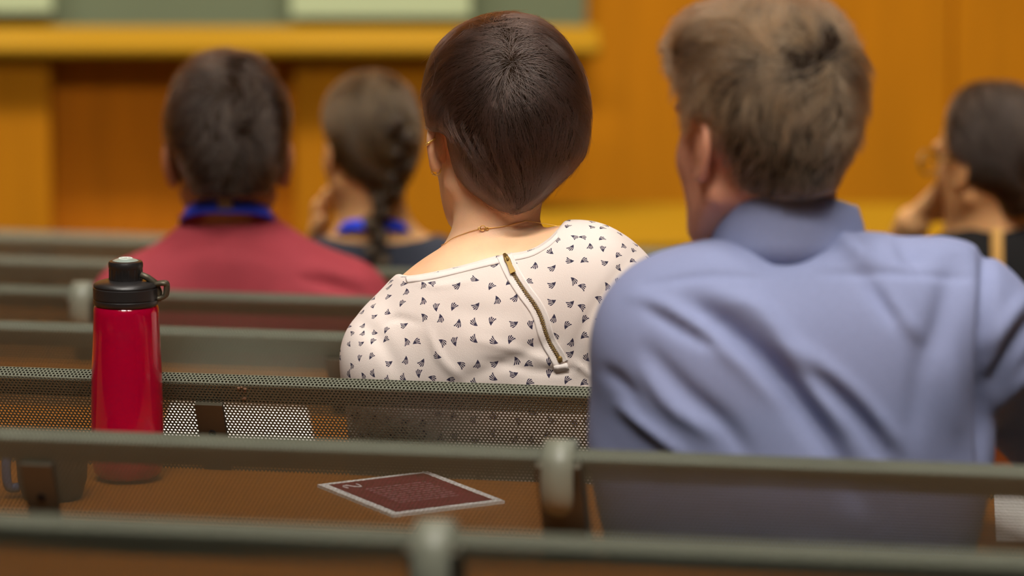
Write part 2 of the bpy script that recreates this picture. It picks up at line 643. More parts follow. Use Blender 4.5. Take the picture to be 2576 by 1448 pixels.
def perforated_sheet():
    W = UNIT - GAP
    mar = .012
    p = PITCHH; rh = p * .866
    nx = int((W - 2 * mar) / p); ns = int(S_TOT / rh)
    cx = []; cs = []
    for j in range(ns):
        off = .25 * p if j % 2 else -.25 * p
        xs = -nx * p / 2 + p * (np.arange(nx) + .5) + off
        cx.append(xs); cs.append(np.full(nx, rh * (j + .6)))
    cx = np.concatenate(cx); cs = np.concatenate(cs)
    n = len(cx)
    ang = np.radians(30 + 60 * np.arange(6))
    R = p / math.sqrt(3); rhole = p * .345
    ox = cx[:, None] + R * np.cos(ang); os_ = cs[:, None] + R * np.sin(ang)
    ix = cx[:, None] + rhole * np.cos(ang); is_ = cs[:, None] + rhole * np.sin(ang)
    th = .0011

    def to3(x, s, depth):
        y, z, ny, nz = profile(s.ravel())
        return np.stack([x.ravel(), y - ny * depth, z - nz * depth], 1).reshape(x.shape + (3,))
    V = np.concatenate([to3(ox, os_, 0), to3(ix, is_, 0), to3(ix, is_, th)], 1).reshape(-1, 3)
    base = (np.arange(n) * 18)[:, None]
    k = np.arange(6); l = (k + 1) % 6
    q1 = np.stack([k, l, 6 + l, 6 + k], 1)
    q2 = np.stack([6 + k, 6 + l, 12 + l, 12 + k], 1)
    Q4 = np.concatenate([q1, q2], 0)
    F = (base[:, :, None] + Q4[None]).reshape(-1, 4)
    # plain borders left and right, and the unperforated lower sheet
    ss = np.linspace(0, S_TOT, 60)
    y, z, ny, nz = profile(ss)
    vs = []; fs = []
    b0 = len(V)
    for (xa, xb) in ((-W / 2, -nx * p / 2), (nx * p / 2, W / 2)):
        st = b0 + len(vs)
        for i in range(60):
            vs += [(xa, y[i], z[i]), (xb, y[i], z[i])]
        for i in range(59):
            fs.append((st + 2 * i, st + 2 * i + 1, st + 2 * i + 3, st + 2 * i + 2))
    st = b0 + len(vs)
    yl, zl = y[-1], z[-1]
    lower = [(yl, zl), (yl + .03, zl - .10), (yl + .06, zl - .20), (yl + .075, zl - .26)]
    for (a, b2) in lower:
        vs += [(-W / 2, a, b2), (W / 2, a, b2)]
    for i in range(len(lower) - 1):
        fs.append((st + 2 * i, st + 2 * i + 1, st + 2 * i + 3, st + 2 * i + 2))
    V = np.concatenate([V, np.array(vs)], 0)
    F = np.concatenate([F, np.array(fs)], 0)
    return mesh_np('backrest', V, F, False)


me_back = perforated_sheet(); me_back.materials.append(M['sheet'])


def strap_mesh():
    mb = MB()
    # flat support bar on the rear side of the sheet, starting under the double rim
    pts = [REAR + OUT * .0035 + DN * e for e in (.028, .06, .09, .115)] + [KNEE + OUT * .0035 + np.array([.004, -.06]), KNEE + OUT * .0035 + np.array([.03, -.2]), KNEE + OUT * .0035 + np.array([.06, -.33])]
    v, f = ribbon(pts, [.016] * len(pts), .006)
    mb.add(v, f)
    return mesh('support_bar', mb.v, mb.f, False)


def screw_mesh(e, d0=.0112):
    c = REAR + OUT * d0 + DN * e
    mb = MB()
    v = []
    for r, d in ((.0045, 0), (.0045, .0015), (.0015, .0015), (.0015, .0003)):
        for a in np.linspace(0, 2 * math.pi, 12, endpoint=False):
            q = c + OUT * d
            v.append((r * math.cos(a), q[0] + DN[0] * r * math.sin(a), q[1] + DN[1] * r * math.sin(a)))
    f = [(i * 12 + k, i * 12 + (k + 1) % 12, i * 12 + 12 + (k + 1) % 12, i * 12 + 12 + k) for i in range(3) for k in range(12)]
    f.append(tuple(36 + k for k in range(12)))
    mb.add(v, f)
    return mesh('screw', mb.v, mb.f, False)


def cap_mesh():
    n0 = np.array([-.53, .848])
    path = [APEX + np.array([.012, -.034]), APEX + np.array([.010, -.006])]
    path += [tuple(p) for p in spline([APEX + np.array([.006, .001]), APEX + np.array([0, .0045]), APEX + np.array([-.008, .0025]), REAR + np.array([-.0045, .003]), REAR + np.array([-.0085, -.006]),
                                       REAR + np.array([-.0095, -.020]), REAR + np.array([-.0080, -.034]), REAR + np.array([-.004, -.047]), REAR + np.array([.003, -.055])], 4)]
    n = len(path)
    wd = []
    for i in range(n):
        q = max(0, i - (n - 10)) / 9.0
        wd.append(.0155 * math.sqrt(max(.03, 1 - (q ** 2.2))))
    mb = MB(); v, f = ribbon(path, wd, .005)
    mb.add(v, f)
    return mesh('end_cap', mb.v, mb.f, True)


def post_mesh():
    mb = MB()
    pts = [REAR + OUT * -.002 + DN * e for e in (.004, .05, .115)]
    pts += [KNEE + OUT * -.002 + np.array([.004, -.05]), KNEE + np.array([.02, -.2]), KNEE + np.array([.04, -.36]), (KNEE[0] + .05, .25), (KNEE[0] + .05, .004)]
    v, f = ribbon(pts, [.0215] * len(pts), .022)
    mb.add(v, f)
    return mesh('post', mb.v, mb.f, False)


def seat_mesh():
    W = UNIT - GAP
    prof = [(.15, .50), (.17, .452), (.23, .437), (.36, .445), (.50, .455), (.535, .445), (.54, .425)]
    mb = MB()
    v, f = ribbon(prof, [W / 2] * len(prof), .006)
    mb.add(v, f)
    return mesh('seat', mb.v, mb.f, True)


def seat_bracket_mesh():
    mb = MB()
    v, f = ribbon([(.145, .40), (.30, .395), (.48, .425)], [.014] * 3, .02)
    mb.add(v, f)
    return mesh('seat_bracket', mb.v, mb.f, False)


me_strap = strap_mesh(); me_strap.materials.append(M['post'])
me_screw = screw_mesh(.068, .0066); me_screw.materials.append(M['screw'])
me_screw2 = screw_mesh(.090); me_screw2.materials.append(M['screw'])
me_cap = cap_mesh(); me_cap.materials.append(M['cap'])
me_post = post_mesh(); me_post.materials.append(M['post'])
me_seat = seat_mesh(); me_seat.materials.append(M['sheet'])
me_sbr = seat_bracket_mesh(); me_sbr.materials.append(M['post'])

CAPX = [-.061, .048, .171, .291, -.629, .47, -.33, -.45]
BENCH_LABELS = {
    0: ['nearest perforated metal bench, left of its grey end cap at the lower edge', 'nearest perforated metal bench, right of its grey end cap at the lower edge'],
    1: ['perforated metal bench before the red bottle and booklet, left of the second grey cap', 'perforated metal bench that the person in the grey-blue shirt sits on'],
    2: ['perforated metal bench in sharp focus, behind the back of the printed white blouse', 'perforated metal bench mostly hidden beyond the person in the grey-blue shirt'],
    3: ['perforated metal bench next beyond the one in sharp focus, left of the printed blouse', 'perforated metal bench next beyond the sharp one, hidden by the two nearest persons'],
    4: ['perforated metal bench left of the grey cap beside the bottle lid', 'perforated metal bench that the person in the maroon shirt sits on', 'bench in the maroon row, hidden beyond the grey-blue shirt'],
    5: ['perforated metal bench one row beyond the maroon shirt, at the left edge', 'perforated metal bench that the person with the braid sits on', 'perforated metal bench that the person in glasses and black top sits on'],
    6: ['second farthest perforated metal bench, at the left edge', 'second farthest perforated metal bench, beyond the person with the braid', 'second farthest perforated metal bench, beyond the person in black top'],
    7: ['farthest perforated metal bench before the front desk, at the left edge', 'farthest perforated metal bench before the front desk, middle one of three', 'farthest perforated metal bench, at the right before the side table'],
}
ROWTXT = ['', 'of the grey-blue shirt', 'in sharp focus behind the printed blouse', 'beyond the printed blouse', 'of the person in maroon', 'of the person with the braid', 'second farthest from the camera', 'farthest from the camera']


def bench(k, X, first, label):
    base = on_row(k, X)
    t = thing('bench', label, 'bench', tuple(base), -YAW, 'perforated metal benches of the lecture hall')
    obj('backrest', me_back, t)
    obj('seat', me_seat, t)
    st = obj('support_bar', me_strap, t); st.location = (-.006, 0, 0)
    obj('screw', me_screw, st)
    obj('seat_bracket', me_sbr, t)
    for side in ((-1, 1) if first else (1,)):
        p = obj('post', me_post, t); p.location = (side * UNIT / 2, 0, 0)
        c = obj('end_cap', me_cap, t); c.location = (side * UNIT / 2, 0, 0)
        obj('screw', me_screw2, p)
    return t


BENCH = {}
step = UNIT * math.cos(YAW)
for k in range(NROW):
    labs = BENCH_LABELS[k]
    n = len(labs)
    x0 = CAPX[k] - step * {0: 1, 1: 1, 2: 1, 3: 1, 4: 1, 5: 2, 6: 1, 7: 1}[k]
    for i in range(n):
        BENCH[k, i] = bench(k, x0 + step * (i + .5), i == 0, labs[i])

# pale scuff on the rear of the sharp bench
mb = MB()
xs_ = (-.304 - (CAPX[2] - step * .5)) / math.cos(YAW)
for dx, e, r in ((-.0045, .006, .0020), (-.001, .005, .0014), (.0028, .007, .0022), (.0024, .011, .0016), (.0008, .0205, .0024), (-.0012, .0215, .0014)):
    q = REAR + DN * e + OUT * .0003
    mb.ball((xs_ + dx, q[0], q[1]), (r, .0007, r * .8), 8, 6)
mb.build('scuff', material('pale_scuff', rgb(120, 92, 70), .9), BENCH[2, 0], True)['kind'] = 'stuff'

# desks fixed behind the benches (one long top per row)
DESK_DROP = .110
for k in range(1, NROW):
    z = row_top(k) - DESK_DROP
    o0 = np.array([0, ROW_Y[k], row_floor(k - 1)])
    t = thing('writing_desk', 'long orange wooden writing desk fixed behind the benches ' + ROWTXT[k], 'desk', tuple(o0), -YAW, 'writing desks along the rows')
    zl = z - row_floor(k - 1)
    mb = MB(); mb.box(-2.05, 2.05, -.405, -.012, zl - .022, zl, .003)
    mb.build('desktop', M['desk'], t)
    for x in (-1.6, -.55, .55, 1.6):
        mb = MB(); mb.box(x - .02, x + .02, -.33, -.02, zl - .05, zl - .022)
        mb.build('bracket', M['post'], t)


# ------------------------------------------------------------------ implicit surfaces for bodies
def smin(a, b, k):
    h = np.maximum(k - np.abs(a - b), 0) / k
    return np.minimum(a, b) - h * h * k * .25


def smax(a, b, k):
    return -smin(-a, -b, k)


def rot_xyz(rx=0, ry=0, rz=0):
    return np.array(Matrix.Rotation(rz, 3, 'Z') @ Matrix.Rotation(ry, 3, 'Y') @ Matrix.Rotation(rx, 3, 'X'))


def ell(P, c, r, R=None):
    p = (P - np.asarray(c, np.float32)).astype(np.float32)
    if R is not None:
        p = p @ np.asarray(R, np.float32)
    r = np.asarray(r, np.float32)
    q = p / r
    k0 = np.sqrt((q * q).sum(-1)) + 1e-9
    q = q / r
    k1 = np.sqrt((q * q).sum(-1)) + 1e-9
    return k0 * (k0 - 1) / k1


def cap_(P, a, b, r0, r1):
    a = np.asarray(a, np.float32); b = np.asarray(b, np.float32)
    ab = b - a
    p = P - a
    t = np.clip((p @ ab) / (ab @ ab + 1e-12), 0, 1)
    q = p - t[..., None] * ab
    return np.sqrt((q * q).sum(-1)) - (r0 + (r1 - r0) * t)


def surface_nets(fn, lo, hi, h, chunk=400000):
    lo = np.asarray(lo, float); hi = np.asarray(hi, float)
    n = np.ceil((hi - lo) / h).astype(int) + 1
    # coarse pass: evaluate only blocks near the surface
    B = 6
    nb = np.ceil(n / B).astype(int)
    n = nb * B + 1
    V = np.full(n, 1.0, np.float32)
    ci = np.stack(np.meshgrid(*[np.arange(m) for m in nb], indexing='ij'), -1).reshape(-1, 3)
    cc = lo + (ci + .5) * B * h
    dc = fn(cc.astype(np.float32))
    rad = B * h * .87 * 1.6 + .012
    act = np.abs(dc) < rad
    inside = (dc <= -rad)
    off = np.stack(np.meshgrid(*[np.arange(B + 1)] * 3, indexing='ij'), -1).reshape(-1, 3)
    for i0 in ci[inside]:
        V[i0[0] * B:i0[0] * B + B + 1, i0[1] * B:i0[1] * B + B + 1, i0[2] * B:i0[2] * B + B + 1] = -1.0
    blocks = ci[act]
    per = max(1, chunk // len(off))
    for s in range(0, len(blocks), per):
        ids = blocks[s:s + per, None, :] * B + off[None]
        P = (lo + ids * h).astype(np.float32).reshape(-1, 3)
        d = fn(P)
        I = ids.reshape(-1, 3)
        V[I[:, 0], I[:, 1], I[:, 2]] = d
    S = V < 0
    nx, ny, nz = n
    cnt = np.zeros((nx - 1, ny - 1, nz - 1), np.int8)
    for dx in (0, 1):
        for dy in (0, 1):
            for dz in (0, 1):
                cnt += S[dx:nx - 1 + dx, dy:ny - 1 + dy, dz:nz - 1 + dz]
    A = (cnt > 0) & (cnt < 8)
    idx = np.full(A.shape, -1, np.int64)
    cells = np.argwhere(A)
    idx[A] = np.arange(len(cells))
    acc = np.zeros((len(cells), 3)); num = np.zeros(len(cells))
    corners = [(dx, dy, dz) for dx in (0, 1) for dy in (0, 1) for dz in (0, 1)]
    for a in corners:
        for ax in range(3):
            if a[ax]: continue
            b = list(a); b[ax] = 1
            va = V[cells[:, 0] + a[0], cells[:, 1] + a[1], cells[:, 2] + a[2]]
            vb = V[cells[:, 0] + b[0], cells[:, 1] + b[1], cells[:, 2] + b[2]]
            m = (va < 0) != (vb < 0)
            t = np.where(m, va / np.where(m, va - vb, 1), 0)
            p = np.array(a, float)[None] + 0 * acc
            p[:, ax] += t
            acc[m] += p[m]; num[m] += 1
    verts = lo + (cells + acc / num[:, None]) * h
    faces = []
    for ax in range(3):
        o1, o2 = [(1, 2), (2, 0), (0, 1)][ax]
        sl0 = [slice(None)] * 3; sl1 = [slice(None)] * 3
        sl0[ax] = slice(0, n[ax] - 1); sl1[ax] = slice(1, n[ax])
        ch = S[tuple(sl0)] != S[tuple(sl1)]
        e = np.argwhere(ch)
        ok = (e[:, o1] > 0) & (e[:, o2] > 0) & (e[:, o1] < n[o1] - 1) & (e[:, o2] < n[o2] - 1)
        e = e[ok]
        neg = S[e[:, 0], e[:, 1], e[:, 2]]

        def cell(d1, d2):
            c = e.copy(); c[:, o1] -= d1; c[:, o2] -= d2
            return idx[c[:, 0], c[:, 1], c[:, 2]]
        q = np.stack([cell(1, 1), cell(0, 1), cell(0, 0), cell(1, 0)], 1)
        q[~neg] = q[~neg][:, ::-1]
        faces.append(q)
    F = np.concatenate(faces)
    F = F[(F >= 0).all(1)]
    return verts, F


def grad(fn, P, e=.0015):
    P = P.astype(np.float32)
    g = np.stack([fn(P + np.array(d, np.float32) * e) - fn(P - np.array(d, np.float32) * e) for d in ((1, 0, 0), (0, 1, 0), (0, 0, 1))], -1)
    return g / (np.linalg.norm(g, axis=-1, keepdims=True) + 1e-9)


# head in its own frame: x right, y forward, z up, origin between the ears
def head_local(P, female=False):
    d = ell(P, (0, -.012, .035), (.076, .097, .088))
    d = smin(d, ell(P, (0, .040, -.030), (.060, .056, .082)), .03)
    d = smin(d, ell(P, (0, .062, -.092), (.026, .026, .022)), .03)                   # chin
    for sx in (-1, 1):
        d = smin(d, cap_(P, (sx * .056, .004, -.050), (sx * .020, .066, -.095), .014, .016), .025)   # jaw
        d = smin(d, ell(P, (sx * .040, .058, -.020), (.016, .018, .016)), .02)        # cheek bone
        d = smax(d, -ell(P, (sx * .032, .100, .008), (.016, .014, .010)), .012)       # eye socket
    d = smin(d, cap_(P, (0, .088, .010), (0, .112, -.028), .007, .011), .012)        # nose
    d = smin(d, ell(P, (0, .088, .030), (.045, .016, .010)), .015)                    # brow
    d = smin(d, ell(P, (0, .094, -.056), (.022, .010, .005)), .006)                   # lips
    d = smin(d, ell(P, (0, .093, -.066), (.019, .009, .005)), .006)
    return d


EAR_PTS = [(0, .012, .0040), (.004, .024, .0040), (.013, .031, .0040), (.023, .027, .0040), (.0285, .014, .0040), (.027, -.002, .0038), (.020, -.016, .0038), (.012, -.025, .0055), (.005, -.026, .0050)]


def ear_local(side, flare=.5):
    e1 = np.array([side * flare, -math.sqrt(1 - flare * flare), 0]); e2 = np.array([0, -.12, .993]); nn = np.cross(e1, e2)
    c = np.array([side * .0735, .010, -.006])

    def at(a, b, o=0.0): return c + e1 * a + e2 * b + nn * o
    R = np.stack([e1, e2, nn], 1)

    def fn(P):
        d = ell(P, at(.012, .001), (.0165, .027, .0032), R)
        for i in range(len(EAR_PTS) - 1):
            a, b = EAR_PTS[i], EAR_PTS[i + 1]
            d = smin(d, cap_(P, at(a[0], a[1]), at(b[0], b[1]), a[2], b[2]), .004)
        d = smin(d, ell(P, at(.010, .0), (.011, .018, .006), R), .006)
        d = smin(d, cap_(P, at(-.006, .014), at(-.006, -.018), .006, .006), .008)
        return d
    return fn, c


EAR_PTS = [tuple(p) for p in spline(EAR_PTS, 3)]


class Head:
    def __init__(s, o, yaw, scale=1.0, pitch=0.0, roll=0.0, ears=(1, 1), flare=.5, ear=.92):
        s.o = np.asarray(o, np.float32); s.s = scale
        s.R = (np.array(Matrix.Rotation(yaw, 3, 'Z') @ Matrix.Rotation(roll, 3, 'Y') @ Matrix.Rotation(pitch, 3, 'X'))).astype(np.float32)
        s.ears = ears; s.flare = flare; s.ear = ear

    def loc(s, P): return ((P - s.o) @ s.R) / s.s
    def wor(s, p): return (np.asarray(p) * s.s) @ s.R.T + s.o
    def sdf(s, P): return head_local(s.loc(P)) * s.s

    def ear_meshes(s):
        out = []
        for side, on in zip((-1, 1), s.ears):
            if not on: continue
            fn, c = ear_local(side, s.flare)
            V, F = surface_nets(fn, c - np.array([.045, .055, .05]), c + np.array([.045, .035, .05]), .0014)
            V = smooth_mesh(c + (V - c) * s.ear, F, 2, .5)
            out.append((s.wor(V), F))
        return out

    def eyes(s, parent):
        for sx in (-1, 1):
            mb = MB()
            mb.ball(s.wor((sx * .031, .063, .008)), .0115 * s.s)
            mb.build('eye', M['eye'], parent, True)


def join(parts):
    V = []; F = []; n = 0
    for v, f in parts:
        V.append(v); F.append(f + n); n += len(v)
    return np.concatenate(V), np.concatenate(F)


def smooth_mesh(V, F, it=2, lam=.5):
    n = len(V)
    E = np.concatenate([F[:, [0, 1]], F[:, [1, 2]], F[:, [2, 3]], F[:, [3, 0]]])
    for _ in range(it):
        acc = np.zeros_like(V); cnt = np.zeros(n)
        for a, b in ((0, 1), (1, 0)):
            np.add.at(acc, E[:, a], V[E[:, b]]); np.add.at(cnt, E[:, a], 1)
        V = V + lam * (acc / np.maximum(cnt, 1)[:, None] - V)
    return V


def poly_sdf(px, py, poly):
    """signed distance in pixels to a closed polygon (negative inside)"""
    poly = np.asarray(poly, float); n = len(poly)
    d = np.full(px.shape, 1e18); s = np.ones(px.shape)
    for i in range(n):
        a = poly[i]; b = poly[i - 1]
        ex, ey = b[0] - a[0], b[1] - a[1]
        wx, wy = px - a[0], py - a[1]
        t = np.clip((wx * ex + wy * ey) / (ex * ex + ey * ey + 1e-9), 0, 1)
        bx, by = wx - ex * t, wy - ey * t
        d = np.minimum(d, bx * bx + by * by)
        c1 = py >= a[1]; c2 = py < b[1]; c3 = ex * wy > ey * wx
        fl = (c1 & c2 & c3) | (~c1 & ~c2 & ~c3)
        s = np.where(fl, -s, s)
    return s * np.sqrt(d)


def noise3(P, f, seed=0):
    """cheap smooth vector noise from a few sines"""
    r = np.random.default_rng(seed)
    out = np.zeros(P.shape)
    for i in range(5):
        k = r.normal(size=(3, 3)) * f
        ph = r.uniform(0, 6.28, 3)
        out += np.sin(P @ k + ph)
    return out / 5 ** .5


def hair_curves(name, pts, rad, parent, mat, root_tip=(1.0, .35)):
    """pts: (n strands, m points, 3)"""
    n, m, _ = pts.shape
    hc = bpy.data.hair_curves.new(name)
    hc.add_curves([m] * n)
    hc.attributes['position'].data.foreach_set('vector', pts.astype(np.float32).ravel())
    ra = hc.attributes.get('radius') or hc.attributes.new('radius', 'FLOAT', 'POINT')
    prof = np.interp(np.linspace(0, 1, m), [0, .6, 1], [root_tip[0], root_tip[0] * .9, root_tip[1]])
    ra.data.foreach_set('value', (np.tile(prof, n) * rad).astype(np.float32))
    o = obj(name, hc, parent, mat)
    o['kind'] = 'stuff'
    return o


def tri_area_sample(V, F, n, keep=None):
    A = V[F[:, 0]]; B = V[F[:, 1]]; C = V[F[:, 2]]; D = V[F[:, 3]]
    ar = np.linalg.norm(np.cross(C - A, D - B), axis=1)
    cen = (A + B + C + D) / 4
    if keep is not None:
        ar = ar * keep(cen)
    f = rng.choice(len(F), n, p=ar / ar.sum())
    u, v = rng.random((2, n, 1))
    return (A[f] * (1 - u) + B[f] * u) * (1 - v) + (D[f] * (1 - u) + C[f] * u) * v


def grow(fn, roots, dirf, length, m, lift, jitter, noise_f=25, noise_a=.35, seed=1, hold=None):
    """strands that run along the iso-surfaces of fn following the direction field dirf(P); lift(t) is the height over the surface"""
    P = roots.copy()
    n = len(P)
    L = length if np.ndim(length) else np.full(n, length)
    out = [P.copy()]
    hgt = rng.uniform(.3, 1.0, n)
    off = rng.normal(size=(n, 3)) * jitter
    for i in range(1, m):
        t = i / (m - 1)
        g = grad(fn, P)
        d = dirf(P) + noise3(P, noise_f, seed) * noise_a + off
        d = d - g * (d * g).sum(-1, keepdims=True)
        d /= np.linalg.norm(d, axis=-1, keepdims=True) + 1e-9
        P = P + d * (L / (m - 1))[:, None]
        tgt = lift(t) * hgt
        cur = fn(P.astype(np.float32))
        e = cur - tgt
        if hold is not None:
            e = np.where(e > 0, e * hold(P), e)
        P = P - g * e[:, None]
        out.append(P.copy())
    return np.stack(out, 1)


def surf_bvh(V, F):
    return BVHTree.FromPolygons([tuple(v) for v in V], [tuple(f) for f in F])


def hit(bvh, px, py, lift=0.0):
    d = ray(px, py); d = d / np.linalg.norm(d)
    h = bvh.ray_cast(Vector(CAMP), Vector(d))
    if h[0] is None: return None
    return np.array(h[0]) + np.array(h[1]) * lift * (1 if np.dot(np.array(h[1]), d) < 0 else -1)


def drape_strip(bvh, left, right, lift, m=5, edge=None):
    """strip of cloth lying on a surface between two pixel polylines; thin solid"""
    n = len(left)
    rows = []
    for i in range(n):
        row = []
        for j in range(m):
            q = j / (m - 1)
            p = np.asarray(left[i]) * (1 - q) + np.asarray(right[i]) * q
            l = lift if edge is None else lift + edge * abs(2 * q - 1) ** 2
            h = hit(bvh, p[0], p[1], l)
            row.append(h)
        rows.append(row)
    rows = [r for r in rows if all(x is not None for x in r)]
    n = len(rows)
    V = [x for r in rows for x in r]
    F = [(i * m + j, i * m + j + 1, i * m + m + j + 1, i * m + m + j) for i in range(n - 1) for j in range(m - 1)]
    return V, F


def solid(o, th):
    md = o.modifiers.new('thickness', 'SOLIDIFY'); md.thickness = th; md.offset = -1
    return o


def seated_legs(parent, hip, k, mat=None, spread=.09, yaw=0.0):
    """trousers and shoes of a seated person, hidden behind the benches"""
    fz_ = row_floor(k)
    f = EN
    r = EX
    hip = np.asarray(hip, float)

    def fn(P):
        d = ell(P, hip, (.175, .13, .12))
        for sx in (-1, 1):
            a = hip + r * sx * .09 + np.array([0, 0, -.03])
            kn = hip + r * sx * (.09 + spread * .4) + f * .40 + np.array([0, 0, -.045])
            an = kn + f * .02; an = np.array([an[0], an[1], fz_ + .10])
            d = smin(d, cap_(P, a, kn, .088, .062), .04)
            d = smin(d, cap_(P, kn, an, .062, .045), .03)
        return d
    lo = hip - np.array([.4, .3, 0]); lo[2] = fz_ + .03
    hi = hip + np.array([.5, .75, .16])
    V, F = surface_nets(fn, lo, hi, .014)
    o = obj('trousers', mesh_np('trousers', V, F), parent, mat or M['trousers'])
    for sx in (-1, 1):
        kn = hip + r * sx * (.09 + spread * .4) + f * .42
        c = np.array([kn[0], kn[1], fz_ + .045]) + f * .05

        def sh(P):
            return smax(smin(cap_(P, c - f * .07, c + f * .12, .042, .038), cap_(P, c - f * .06, c - f * .06 + np.array([0, 0, .06]), .04, .042), .03), -(P[..., 2] - (fz_ + .002)), .004)
        V, F = surface_nets(sh, c - .2, c + .2, .012)
        obj('shoe', mesh_np('shoe', V, F), parent, M['shoe'])


def person(label, hip):
    return thing('person', label, 'person', tuple(hip))


def reparent_keep(root):
    """parts were built in world space; keep them there under the root's base"""
    for c in root.children:
        c.matrix_parent_inverse = Matrix.Translation(-Vector(root.location))


def hand_prims(wrist, palm_dir, palm_n, size=1.0, curl=.9, side=1):
    """capsules of a hand: palm, four bent fingers of unequal length, thumb leaving the side of the palm"""
    u = np.asarray(palm_dir, float); u /= np.linalg.norm(u)
    nn = np.asarray(palm_n, float); nn -= u * (nn @ u); nn /= np.linalg.norm(nn)
    s = np.cross(nn, u) * side
    w = np.asarray(wrist, float)
    pr = []
    for q in (-.026, -.009, .009, .026):
        pr.append((w + s * q * .6 * size, w + (u * .085 + s * q) * size, .014 * size, .011 * size))
    for q, L in zip((-.029, -.010, .010, .028), (.060, .078, .084, .074)):
        p = w + (u * .085 + s * q) * size
        d = u.copy(); ang = 0
        for seg in (.45, .32, .23):
            ang += curl * .55
            d = u * math.cos(ang) + nn * math.sin(ang)
            p2 = p + d * L * seg * size
            pr.append((p, p2, .0088 * size, .0076 * size))
            p = p2
    p = w + (u * .03 + s * .03) * size
    for L, a, b in ((.036, .55, .75), (.028, .8, .4)):
        d = u * a + s * b + nn * .35; d /= np.linalg.norm(d)
        p2 = p + d * L * size
        pr.append((p, p2, .012 * size, .0095 * size)); p = p2
    return pr


exec_people = True
